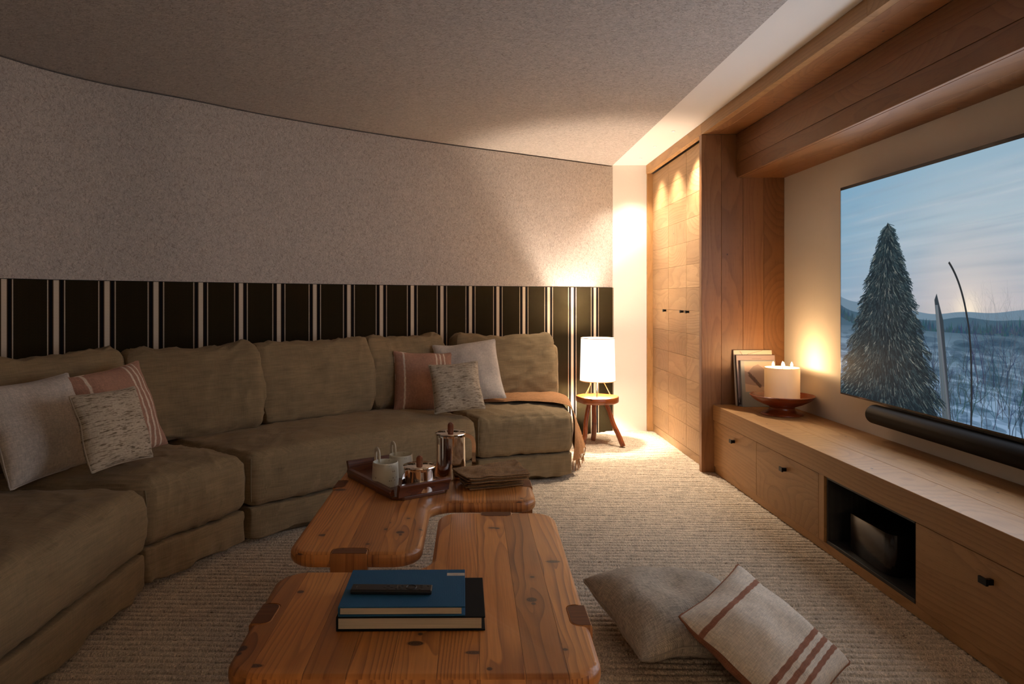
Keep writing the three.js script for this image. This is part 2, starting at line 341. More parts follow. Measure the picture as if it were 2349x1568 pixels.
// ---------------------------------------------------------------- low television bench
const BT = 0.45, BF = 1.593;
{
  const t = thing('media_bench', 'long low oak bench with drawers and an open niche under the television', 'bench');
  for (const [x0, x1] of [[BF, 1.76], [1.7604, 1.92], [1.9204, WALL_X - 0.001]]) part('top_board', board(x0, x1, 0.347, BT, 4.509, -0.6, 2, 1, 0.003), benchTones[x0 < 1.7 ? 0 : 1], t);
  part('plinth', board(1.607, 1.64, 0, 0.0425, 4.509, -0.6, 2), benchOak(), t);
  part('divider', board(1.6, 1.66, 0.0435, 0.346, 3.1495, 3.1015, 1), benchOak(), t);
  for (const [d0, d1] of [[4.508, 3.838], [3.836, 3.151], [2.461, 1.772], [1.77, 1.1], [1.098, 0.4], [0.398, -0.3]]) {
    const f = part('drawer_front', board(1.6, 1.621, 0.0445, 0.3435, d0, d1, 2), benchOak(), t);
    blackPull(f, 1.6, 0.279, (d0 + d1) / 2 - 0.01, 0.036, 0.022);
  }
  part('carcass', mergeGeometries([plainBox(1.622, WALL_X - 0.002, 0.0, 0.346, 4.508, 3.152), plainBox(1.622, WALL_X - 0.002, 0.0, 0.346, 2.459, -0.59)]), benchTones[1], t);
  const n = new THREE.Group(); n.name = 'niche'; t.add(n); n.userData.label = 'black stained open niche';
  part('niche_side', board(1.612, 2.03, 0.044, 0.3455, 3.101, 3.089, 1), blackOak, n);
  part('niche_side', board(1.612, 2.03, 0.044, 0.3455, 2.474, 2.462, 1), blackOak, n);
  part('niche_floor', board(1.606, 2.03, 0.043, 0.058, 3.0885, 2.4745, 2), blackOak, n);
  part('niche_lid', board(1.606, 2.03, 0.334, 0.3465, 3.0885, 2.4745, 2), blackOak, n);
  part('niche_back', board(2.018, 2.03, 0.0585, 0.3335, 3.0885, 2.4745, 1), blackOak, n);
}
{ // subwoofer standing in the niche
  const s = new THREE.Shape(), w = 0.29, dp = 0.30, r = 0.055;
  s.moveTo(0.006, 0); s.lineTo(w - r, 0); s.quadraticCurveTo(w, 0, w, r); s.lineTo(w, dp); s.lineTo(0, dp); s.lineTo(0, 0.006); s.quadraticCurveTo(0, 0, 0.006, 0);
  const g = new THREE.ExtrudeGeometry(s, { depth: 0.158, bevelEnabled: true, bevelThickness: 0.003, bevelSize: 0.003, bevelOffset: -0.003, bevelSegments: 2, curveSegments: 12 });
  g.rotateX(-Math.PI / 2);                        // shape x runs along the bench, shape y into it
  const t = thing('subwoofer', 'glossy black speaker box standing in the dark bench niche', 'speaker', V(1.638, 0.0615, 2.955), -Math.PI / 2);
  part('cabinet', toCreasedNormals(g, 0.6), phys({ color: 0x1c1612, roughness: 0.16 }), t);
  part('rubber_foot', new THREE.CylinderGeometry(0.012, 0.012, 0.004, 16).translate(0.05, -0.002, -0.05), blackPlastic, t);
  part('rubber_foot', new THREE.CylinderGeometry(0.012, 0.012, 0.004, 16).translate(0.23, -0.002, -0.05), blackPlastic, t);
  part('rubber_foot', new THREE.CylinderGeometry(0.012, 0.012, 0.004, 16).translate(0.14, -0.002, -0.24), blackPlastic, t);
}

// ---------------------------------------------------------------- television and soundbar
const TV = { x: 2.0, y0: 0.633, y1: 1.749, d0: 1.722, d1: 3.706 };
const screenMap = canvasTexture(1600, 900, (g, w, h) => {     // a wintry valley at dusk
  const r = rng(303);
  let s = g.createLinearGradient(0, 0, 0, h * 0.72); s.addColorStop(0, 'rgb(142,170,188)'); s.addColorStop(0.35, 'rgb(166,182,192)'); s.addColorStop(0.75, 'rgb(172,172,180)'); s.addColorStop(1, 'rgb(190,176,168)');
  g.fillStyle = s; g.fillRect(0, 0, w, h);
  s = g.createLinearGradient(0, 0, w * 0.4, 0); s.addColorStop(0, 'rgba(96,146,180,0.5)'); s.addColorStop(1, 'rgba(88,142,180,0)'); g.fillStyle = s; g.fillRect(0, 0, w, h * 0.7);
  for (let k = 0; k < 260; k++) {
    const y = h * (0.05 + 0.62 * r()), x = w * r(), l = 120 + 420 * r(), t = 5 + 20 * r(), dk = r() < 0.45;
    const q = g.createRadialGradient(0, 0, 0, 0, 0, 1); q.addColorStop(0, dk ? 'rgba(112,136,158,0.13)' : 'rgba(206,204,208,0.13)'); q.addColorStop(1, 'rgba(160,170,180,0)');
    g.save(); g.translate(x, y); g.rotate(-0.03); g.scale(l, t); g.fillStyle = q; g.beginPath(); g.arc(0, 0, 1, 0, 7); g.fill(); g.restore();
  }
  s = g.createRadialGradient(w * 0.48, h * 0.58, 4, w * 0.48, h * 0.58, 330); s.addColorStop(0, 'rgba(250,232,206,0.95)'); s.addColorStop(0.25, 'rgba(226,208,194,0.5)'); s.addColorStop(1, 'rgba(190,180,180,0)'); g.fillStyle = s; g.fillRect(0, h * 0.2, w, h * 0.55);
  // far forest and snow
  for (const [y0, amp, c] of [[0.585, 0.010, 'rgb(104,128,146)'], [0.62, 0.012, 'rgb(62,90,108)']]) { g.fillStyle = c; g.beginPath(); g.moveTo(0, h); for (let x = 0; x <= w; x += 14) g.lineTo(x, h * (y0 - 0.05 * Math.exp(-x / 200) + amp * Math.sin(x / 170 + y0 * 40) + 0.4 * amp * Math.sin(x / 43))); g.lineTo(w, h); g.fill(); }
  for (let k = 0; k < 1500; k++) { const x = w * r(), b = h * (0.655 + 0.012 * Math.sin(x / 90) + 0.02 * r() - 0.05 * Math.exp(-x / 200)), hh = 12 + 40 * r() * r(); g.fillStyle = `rgb(${34 + 22 * r()},${62 + 20 * r()},${80 + 18 * r()})`; g.beginPath(); g.moveTo(x - 5, b); g.lineTo(x, b - hh); g.lineTo(x + 5, b); g.fill(); }
  s = g.createLinearGradient(0, h * 0.66, 0, h); s.addColorStop(0, 'rgb(70,96,114)'); s.addColorStop(0.25, 'rgb(112,136,156)'); s.addColorStop(1, 'rgb(128,156,186)'); g.fillStyle = s; g.fillRect(0, h * 0.665, w, h * 0.34);
  for (let k = 0; k < 520; k++) { const x = w * r(), y = h * (0.68 + 0.32 * r()); g.fillStyle = `rgba(40,66,86,${0.15 + 0.25 * r()})`; g.beginPath(); g.ellipse(x, y, 20 + 70 * r(), 3 + 12 * r(), 0, 0, 7); g.fill(); }
  // bare scrub
  const twig = (x, y, a, l, wd, n) => { if (n < 0 || l < 4) return; const x2 = x + Math.cos(a) * l, y2 = y + Math.sin(a) * l; g.lineWidth = wd; g.beginPath(); g.moveTo(x, y); g.quadraticCurveTo((x + x2) / 2 + (r() - 0.5) * l * 0.3, (y + y2) / 2, x2, y2); g.stroke(); twig(x2, y2, a + (r() - 0.5) * 0.6, l * 0.8, wd * 0.7, n - 1); if (r() < 0.75) twig(x2, y2, a + (r() - 0.5) * 1.5, l * 0.65, wd * 0.6, n - 1); };
  for (let k = 0; k < 210; k++) { g.strokeStyle = `rgba(${28 + 24 * r()},${44 + 24 * r()},${58 + 24 * r()},${0.5 + 0.4 * r()})`; twig(w * (0.36 + 0.64 * r()), h * (0.80 + 0.24 * r()), -Math.PI / 2 + (r() - 0.5) * 0.7, 26 + 40 * r(), 2 + 2.5 * r(), 5); }
  for (let k = 0; k < 30; k++) { g.strokeStyle = 'rgba(78,84,94,0.5)'; twig(w * (0.50 + 0.14 * r()), h * 0.84, -Math.PI / 2 + 0.12 + (r() - 0.4) * 0.8, 54 + 34 * r(), 2, 6); }
  // snapped trunk and a bent bough
  g.fillStyle = 'rgb(48,58,66)'; g.beginPath(); g.moveTo(w * 0.405, h); g.lineTo(w * 0.394, h * 0.74); g.lineTo(w * 0.380, h * 0.54); g.lineTo(w * 0.387, h * 0.515); g.lineTo(w * 0.408, h * 0.62); g.lineTo(w * 0.432, h); g.fill();
  for (let k = 0; k < 60; k++) { g.strokeStyle = `rgba(${84 + 30 * r()},${96 + 30 * r()},${104 + 30 * r()},0.35)`; g.lineWidth = 1.5; const q = r(); g.beginPath(); g.moveTo(w * (0.383 + 0.008 * q), h * 0.56); g.lineTo(w * (0.406 + 0.024 * q), h); g.stroke(); }
  g.strokeStyle = 'rgb(36,40,44)'; g.lineWidth = 8; g.beginPath(); g.moveTo(w * 0.49, h); g.quadraticCurveTo(w * 0.495, h * 0.70, w * 0.478, h * 0.60); g.quadraticCurveTo(w * 0.462, h * 0.47, w * 0.425, h * 0.395); g.stroke();
  // a lone shaggy spruce, dusted with frost, close at the left
  const half = t => w * (0.006 + 0.215 * Math.pow(t, 0.9)) * (0.86 + 0.14 * Math.abs(Math.sin(t * 26))), mid = t => w * (0.212 - 0.018 * t);
  g.fillStyle = 'rgb(20,32,40)'; g.beginPath(); g.moveTo(mid(0), h * 0.2); for (let t = 0; t <= 1.001; t += 0.05) g.lineTo(mid(t) + half(t) * 0.92, h * (0.21 + 0.79 * t)); for (let t = 1; t >= 0; t -= 0.05) g.lineTo(mid(t) - half(t) * 0.92, h * (0.21 + 0.79 * t)); g.fill();
  for (let k = 0; k < 9000; k++) {
    const t = Math.pow(r(), 0.75), y = h * (0.205 + 0.80 * t), q = (r() * 2 - 1), x = mid(t) + q * half(t), l = 14 + 34 * r();
    const f = r(), c = f < 0.55 ? [18, 32, 40] : f < 0.88 ? [46, 64, 70] : f < 0.965 ? [92, 100, 96] : [140, 140, 130];
    g.strokeStyle = `rgba(${c[0]},${c[1]},${c[2]},0.75)`; g.lineWidth = 1.4 + 2.2 * r(); g.beginPath(); g.moveTo(x, y); g.quadraticCurveTo(x + q * 12, y + l * 0.15, x + q * 30 + (r() - 0.5) * 10, y + l * 0.55); g.stroke();
  }
});
{
  const t = thing('television', 'large flat television showing a wintry landscape on the plaster wall', 'television', V(0, 0, 0));
  const w = TV.d1 - TV.d0, h = TV.y1 - TV.y0, cy = (TV.y0 + TV.y1) / 2, cd = (TV.d0 + TV.d1) / 2;
  part('bezel', new RoundedBoxGeometry(0.012, h, w, 2, 0.002).translate(TV.x + 0.007, cy, -cd), blackPlastic, t);
  const sc = new THREE.PlaneGeometry(w - 0.014, h - 0.026); sc.rotateY(-Math.PI / 2); sc.translate(TV.x, cy - 0.004, -cd);
  part('screen', sc, phys({ color: 0x050505, roughness: 0.55, specularIntensity: 0.12, emissive: 0xffffff, emissiveMap: screenMap, emissiveIntensity: SCREEN_GLOW }), t, 'lit screen with a snowy valley scene');
  part('back_housing', new RoundedBoxGeometry(0.035, h * 0.72, w * 0.9, 2, 0.008).translate(TV.x + 0.031, cy - 0.06, -cd), blackPlastic, t);
  part('wall_mount', new RoundedBoxGeometry(0.02, 0.3, 0.5, 1, 0.004).translate(WALL_X - 0.0105, cy, -cd), blackMetal, t);
  const a = new THREE.RectAreaLight(new THREE.Color(0.80, 0.86, 0.98), SCREEN_LIGHT, w - 0.02, h - 0.03);
  a.position.copy(V(TV.x - 0.004, cy, cd)); a.lookAt(-3, cy, -cd); a.name = 'screen_light'; scene.add(a);
}
{
  const t = thing('soundbar', 'black rounded soundbar mounted on the wall below the television', 'soundbar', V(2.008, 0.574, 2.714));
  const L = 0.702, r = 0.047, pts = [];
  for (let k = 0; k <= 10; k++) { const a = k / 10 * Math.PI / 2; pts.push(new THREE.Vector2(r - 0.018 + 0.018 * Math.sin(a) - (k ? 0 : r - 0.018), -L + 0.018 - 0.018 * Math.cos(a))); }
  for (let k = 0; k <= 10; k++) { const a = k / 10 * Math.PI / 2; pts.push(new THREE.Vector2(k === 10 ? 0 : r - 0.018 + 0.018 * Math.cos(a), L - 0.018 + 0.018 * Math.sin(a))); }
  const g = new THREE.LatheGeometry(pts, 40); g.rotateX(Math.PI / 2);
  part('housing', toCreasedNormals(g, 0.9), phys({ color: 0x080706, roughness: 0.62, specularIntensity: 0.4 }), t);
  for (const s of [-1, 1]) part('bracket', new RoundedBoxGeometry(0.03, 0.03, 0.06, 1, 0.003).translate(0.043, -0.01, s * 0.45), blackMetal, t);
}

// ---------------------------------------------------------------- soft upholstery
// a padded block: (a, b, c) in -1..1 run left-right, down-up and back-front; corners of the plan as [x, depth]
function padded({ quad, y0, y1, r, crown = 0, bulge = 0, rough = 0.004, seed = 0, seg = [40, 10, 32], hem = 0, wrinkle = 1 }) {
  const [FL, FR, BR, BL] = quad, dist = (p, q) => Math.hypot(p[0] - q[0], p[1] - q[1]);
  const L = (dist(FL, FR) + dist(BL, BR)) / 2, D = (dist(FL, BL) + dist(FR, BR)) / 2, H = y1 - y0, ym = (y0 + y1) / 2;
  const ease = v => Math.sign(v) * (1 - Math.pow(1 - Math.abs(v), 1.45));
  const shape = (a0, b0, c0) => {
    const a = ease(a0), b = ease(b0), c = ease(c0), half = [L / 2, H / 2, D / 2], p = [a * half[0], b * half[1], c * half[2]], q = p.map((v, i) => clamp(v, -(half[i] - r), half[i] - r));
    let d = p.map((v, i) => v - q[i]); const l = Math.hypot(...d); if (l > 1e-9) d = d.map(v => v / l);
    const o = q.map((v, i) => v + d[i] * r);
    const side = (1 - b * b);
    o[0] += Math.sign(a) * Math.pow(Math.abs(a), 6) * bulge * side; o[2] += Math.sign(c) * Math.pow(Math.abs(c), 6) * bulge * side;
    if (b > 0) o[1] += crown * Math.pow(b, 2) * (1 - Math.pow(Math.abs(a), 3)) * (1 - Math.pow(Math.abs(c), 3));
    const fold = 0.65 * n3(o[0] * 3.2 + seed, o[1] * 3, o[2] * 3.2) + 0.35 * n3(o[0] * 8 + seed, o[1] * 5, o[2] * 8);
    const crease = 1 - Math.abs(n3(o[0] * 5 + seed * 2, o[1] * 9 + 3, o[2] * 5)); // sharp soft folds
    const amt = rough * (fold + wrinkle * 0.9 * (Math.pow(crease, 6) - 0.2));
    for (let i = 0; i < 3; i++) o[i] += d[i] * amt;
    if (hem && b < 0.2) { const k = (0.2 - b) / 1.2, w = Math.sin(o[0] * 17 + seed) + 0.6 * Math.sin(o[0] * 41 + seed * 3); o[2] += Math.max(0, c) ** 4 * hem * k * w; if (b < -0.6) o[1] += hem * 0.9 * k * Math.sin(o[0] * 15 + seed * 1.7); }
    const u = o[0] / L + 0.5, v = o[2] / D + 0.5;
    const X = lerp(lerp(BL[0], BR[0], u), lerp(FL[0], FR[0], u), v), Z = lerp(lerp(BL[1], BR[1], u), lerp(FL[1], FR[1], u), v);
    return new THREE.Vector3(X, ym + o[1], -Z);
  };
  const g = clean(new THREE.BoxGeometry(2, 2, 2, ...seg)), p = g.attributes.position;
  for (let i = 0; i < p.count; i++) { const v = shape(p.getX(i), p.getY(i), p.getZ(i)); p.setXYZ(i, v.x, v.y, v.z); }
  g.computeVertexNormals();
  return { geo: metreUV(g, 0.5, 1, R(), R()), shape };
}
const edge = (shape, from, to, n = 16) => Array.from({ length: n + 1 }, (_, k) => shape(...from.map((v, i) => lerp(v, to[i], k / n))));

function sofaModule(label, quad, seed, extra = {}) {
  const t = thing('sofa_module', label, 'sofa', V(0, 0, 0), 0, 'curved linen sectional sofa');
  const [FL, FR, BR, BL] = quad, inset = (k) => { const c = [(FL[0] + FR[0] + BR[0] + BL[0]) / 4, (FL[1] + FR[1] + BR[1] + BL[1]) / 4]; return quad.map(p => [lerp(p[0], c[0], k), lerp(p[1], c[1], k)]); };
  const base = padded({ quad, y0: 0.028, y1: 0.168, r: 0.016, rough: 0.006, seed, hem: 0.010, seg: [60, 8, 30] });
  part('skirt', base.geo, linenMat, t);
  part('foot', padded({ quad: inset(0.16), y0: 0, y1: 0.06, r: 0.005, rough: 0, seg: [4, 2, 4] }).geo, linenMat, t, 'recessed foot under the skirt');
  // the seat stops at the back frame
  const sb = 0.80, S = [FL, FR, [lerp(FR[0], BR[0], sb), lerp(FR[1], BR[1], sb)], [lerp(FL[0], BL[0], sb), lerp(FL[1], BL[1], sb)]];
  const seat = padded({ quad: S, y0: 0.17, y1: extra.top || 0.425, r: 0.045, crown: 0.032, bulge: 0.014, rough: 0.0075, seed: seed + 5, seg: [64, 14, 44] });
  const sm = part('seat_cushion', seat.geo, linenMat, t);
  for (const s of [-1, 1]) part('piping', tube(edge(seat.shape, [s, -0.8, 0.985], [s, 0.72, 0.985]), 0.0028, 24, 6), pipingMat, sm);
  const kb = 0.83, Bq = [[lerp(FL[0], BL[0], kb), lerp(FL[1], BL[1], kb)], [lerp(FR[0], BR[0], kb), lerp(FR[1], BR[1], kb)], BR, BL];
  part('back_frame', padded({ quad: Bq, y0: 0.169, y1: 0.80, r: 0.035, rough: 0.004, bulge: 0.004, seed: seed + 9, seg: [30, 14, 8] }).geo, linenMat, t);
  return t;
}
// a loose back cushion whose front foot line runs from P to Q ([x, depth], left to right)
function backCushion(parent, P, Q, seed, { H = 0.485, D = 0.20, lean = 0.2, lift = 0.438, roll = 0, flare = 0 } = {}) {
  const W = Math.hypot(Q[0] - P[0], Q[1] - P[1]);
  const c = padded({ quad: [[-W / 2, 0], [W / 2, 0], [W / 2, D], [-W / 2, D]], y0: 0, y1: H, r: 0.05, bulge: 0.035, rough: 0.009, seed, seg: [40, 34, 12], wrinkle: 1.3 });
  const m = part('back_cushion', c.geo, linenMat, parent);
  // slack ears at the two top corners, sagging in the middle
  const p = m.geometry.attributes.position;
  for (let i = 0; i < p.count; i++) {
    const x = p.getX(i) / (W / 2), y = p.getY(i) / H, k = smooth(0.5, 1, y);
    p.setY(i, p.getY(i) + k * (0.016 * Math.abs(x) ** 3 - 0.012 * (1 - x * x)) + k * 0.010 * n3(x * 2.2, seed, 1));
    p.setX(i, p.getX(i) * (1 + 0.012 * k) - (x < 0 ? flare * y * -x : 0));
  }
  m.geometry.computeVertexNormals();
  const g2 = clean(m.geometry); g2.computeVertexNormals(); m.geometry = metreUV(g2, 0.5, 1, R(), R());
  m.rotation.order = 'YXZ';
  m.position.set((P[0] + Q[0]) / 2, lift, -(P[1] + Q[1]) / 2);
  m.rotation.set(-lean, Math.atan2(Q[1] - P[1], Q[0] - P[0]), roll);
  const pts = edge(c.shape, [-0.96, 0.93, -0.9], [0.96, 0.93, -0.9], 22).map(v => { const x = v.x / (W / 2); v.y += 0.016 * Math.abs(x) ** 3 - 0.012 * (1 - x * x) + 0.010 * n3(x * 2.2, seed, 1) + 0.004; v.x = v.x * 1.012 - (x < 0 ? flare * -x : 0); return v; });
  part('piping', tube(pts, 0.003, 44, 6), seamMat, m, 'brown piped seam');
  return m;
}
const Q = {
  A: [[-1.255, 0.9], [-1.255, 2.632], [-2.2, 2.60], [-2.2, 0.9]],
  B: [[-1.272, 2.668], [-1.047, 3.15], [-1.80, 3.60], [-2.22, 2.64]],
  C: [[-1.03, 3.185], [0.02, 4.125], [-0.43, 4.86], [-1.79, 3.635]],
  D: [[0.04, 4.145], [0.637, 4.345], [0.65, 5.26], [-0.41, 4.885]],
};
const sofaA = sofaModule('near long section of the brown linen sofa, running out of view at left', Q.A, 3, { top: 0.42 });
backCushion(sofaA, [-1.86, 1.72], [-1.86, 2.50], 12);
backCushion(sofaA, [-1.86, 0.92], [-1.86, 1.68], 14);
const sofaB = sofaModule('wedge section of the brown linen sofa carrying the left group of pillows', Q.B, 8);
backCushion(sofaB, [-1.93, 2.70], [-1.66, 3.36], 21);
const sofaC = sofaModule('widest middle section of the brown linen sofa, behind the pine table', Q.C, 13);
backCushion(sofaC, [-1.61, 3.365], [-1.135, 3.725], 33, { roll: 0.02, flare: 0.06 });
backCushion(sofaC, [-1.13, 3.785], [-0.60, 4.255], 41, { flare: 0.03 });
backCushion(sofaC, [-0.60, 4.30], [-0.15, 4.68], 52);
const sofaD = sofaModule('end section of the brown linen sofa with a throw over its corner', Q.D, 19);
backCushion(sofaD, [-0.07, 4.645], [0.60, 4.85], 63, { lean: 0.22 });

// ---------------------------------------------------------------- scatter pillows
function pillowGeo(w, h, t, seed, side = 0, pull = 0.055) {     // side 0: closed body, 1: front sheet, -1: back sheet
  const n = 40, pos = [], uv = [], idx = [];
  const sheet = s => {
    const o = pos.length / 3;
    for (let j = 0; j <= n; j++) for (let i = 0; i <= n; i++) {
      const u = Math.sin((i / n * 2 - 1) * Math.PI / 2), v = Math.sin((j / n * 2 - 1) * Math.PI / 2);
      const x = u * (1 - pull * (1 - v * v) * Math.abs(u) ** 2), y = v * (1 - pull * (1 - u * u) * Math.abs(v) ** 2);
      const puff = Math.pow(Math.max(0, 1 - Math.pow(Math.abs(u), 2.8)), 0.5) * Math.pow(Math.max(0, 1 - Math.pow(Math.abs(v), 2.8)), 0.5);
      const wr = puff * (0.05 * n3(u * 2.1 + seed, v * 2.1, s) + 0.025 * n3(u * 5, v * 5 + seed, s + 2)) + 0.02 * n3(u * 2, v * 2, seed) * 0;
      const bend = 0.10 * t * n3(u * 0.9 + seed, v * 0.9, 7);
      pos.push(x * w / 2, y * h / 2, s * t / 2 * (puff + wr) + bend); uv.push(u / 2 + 0.5, v / 2 + 0.5);
    }
    for (let j = 0; j < n; j++) for (let i = 0; i < n; i++) { const k = o + j * (n + 1) + i; s > 0 ? idx.push(k, k + 1, k + n + 2, k, k + n + 2, k + n + 1) : idx.push(k, k + n + 2, k + 1, k, k + n + 1, k + n + 2); }
  };
  if (side >= 0) sheet(1); if (side <= 0) sheet(-1);
  const g = new THREE.BufferGeometry(); g.setAttribute('position', new THREE.Float32BufferAttribute(pos, 3)); g.setAttribute('uv', new THREE.Float32BufferAttribute(uv, 2)); g.setIndex(idx); g.computeVertexNormals();
  return g;
}
function seamGeo(w, h, t, seed, pull = 0.055, r = 0.0035) {
  const pts = [];
  for (let e = 0; e < 4; e++) for (let k = 0; k < 14; k++) { const s = k / 14 * 2 - 1; let [u, v] = [[s, -1], [1, s], [-s, 1], [-1, -s]][e]; pts.push(new THREE.Vector3(u * (1 - pull * (1 - v * v) * u * u) * w / 2, v * (1 - pull * (1 - u * u) * v * v) * h / 2, 0.10 * t * n3(u * 0.9 + seed, v * 0.9, 7))); }
  return tube(pts, r, 120, 6, true);
}
const flatWeave = (base, amp, seed, slub = 0) => texture(768, 768, (x, y) => {
  const cell = ((Math.floor(x * 150) + Math.floor(y * 150)) % 2) * 0.10 * amp, a = vn(x * 300, y * 40, 300, 40, seed) - 0.5, b = vn(x * 40, y * 300, 40, 300, seed + 1) - 0.5, c = vn(x * 7, y * 7, 7, 7, seed + 2) - 0.5;
  let v = 1 - cell + 0.14 * amp * (a + b) + 0.06 * c;
  if (slub) { const s = vn(x * 12, y * 110, 12, 110, seed + 3), q = vn(x * 30, y * 160, 30, 160, seed + 4); v -= slub * smooth(0.5, 0.85, s * 0.6 + q * 0.4 + 0.06 * c); }
  return [base[0] * v, base[1] * (v - (slub ? (1 - v) * 0.10 : 0)), base[2] * (v - (slub ? (1 - v) * 0.22 : 0))];
});
const striped = (ground, line, at, seed) => texture(768, 768, (x, y) => {
  const v = 1 + 0.14 * (vn(x * 300, y * 30, 300, 30, seed) - 0.5) + 0.12 * (vn(x * 36, y * 280, 36, 280, seed + 1) - 0.5) + (hash(Math.floor(x * 260), Math.floor(y * 260), seed) > 0.985 ? 0.22 : 0);
  let k = 0; for (const [c, hw] of at) k = Math.max(k, 1 - smooth(hw - 0.003, hw + 0.003, Math.abs(x + 0.004 * Math.sin(y * 60 + c * 30) * 0.5 - c)));
  return mix3(ground.map(q => q * v), line.map(q => q * v), k);
});
const cloth = (map, rep = 10) => { const b = weaveBump.clone(); b.repeat.set(rep, rep); b.needsUpdate = true; return phys({ map, roughness: 1, bumpMap: b, bumpScale: 0.0012, sheen: 0.2, sheenRoughness: 0.7, sheenColor: new THREE.Color(0.5, 0.45, 0.4) }); };
const greyCloth = cloth(flatWeave([214, 202, 190], 1.1, 401)), paleCloth = cloth(flatWeave([216, 204, 192], 0.8, 405)), floorCloth = cloth(flatWeave([204, 190, 170], 1.5, 409));
const slubCloth = cloth(flatWeave([212, 196, 172], 0.9, 421, 0.36)), rustBack = cloth(flatWeave([168, 108, 76], 0.9, 431));
const rustCloth = cloth(striped([178, 134, 112], [228, 210, 190], [[0.15, 0.015], [0.71, 0.013], [0.785, 0.013], [0.86, 0.012]], 441));
const creamCloth = cloth(striped([228, 214, 196], [160, 108, 84], [[0.19, 0.020], [0.705, 0.020], [0.785, 0.020], [0.865, 0.019]], 451));
function pillow(label, mat, size, t, pos, yaw, tilt, roll, seed, back) {
  const g = thing('pillow', label, 'pillow', pos, 0, 'scatter pillows');
  g.rotation.order = 'YXZ'; g.rotation.set(tilt, yaw, roll);
  if (back) { part('front_panel', pillowGeo(size, size, t, seed, 1), mat, g); part('back_panel', pillowGeo(size, size, t, seed, -1), back, g); part('seam', seamGeo(size, size, t, seed), back, g); }
  else { part('cover', pillowGeo(size, size, t, seed), mat, g); part('seam', seamGeo(size, size, t, seed), mat, g); }
  return g;
}
const rad = a => a * Math.PI / 180;
pillow('large plain grey pillow at the far left of the sofa', greyCloth, 0.40, 0.15, V(-1.735, 0.63, 2.745), rad(74), rad(-20), rad(2), 1);
pillow('terracotta pillow with pale stripes leaning behind the left speckled pillow', rustCloth, 0.42, 0.13, V(-1.593, 0.632, 3.085), rad(74), rad(-20), rad(5), 2);
pillow('small speckled pillow in front, among the left group of pillows', slubCloth, 0.31, 0.11, V(-1.456, 0.625, 2.778), rad(70), rad(-21), rad(0), 3);
pillow('terracotta pillow with pale stripes in the right group of pillows', rustCloth, 0.385, 0.13, V(-0.314, 0.612, 4.43), rad(18), rad(-18), rad(-3), 4);
pillow('plain pale grey pillow at the back of the right group of pillows', paleCloth, 0.43, 0.13, V(-0.02, 0.662, 4.555), rad(4), rad(-30), rad(7), 5);
pillow('small speckled pillow in front, among the right group of pillows', slubCloth, 0.31, 0.11, V(-0.093, 0.605, 4.207), rad(10.5), rad(-27), rad(4), 6);
pillow('plain woven grey pillow lying on the carpet beside the table', floorCloth, 0.46, 0.17, V(0.680, 0.102, 2.305), rad(15.7), rad(-84), rad(-2.7), 7);
pillow('cream pillow with brown stripes propped on the grey floor pillow', creamCloth, 0.395, 0.14, V(0.880, 0.128, 2.045), rad(35.5), rad(-57), rad(-79), 9, rustBack);

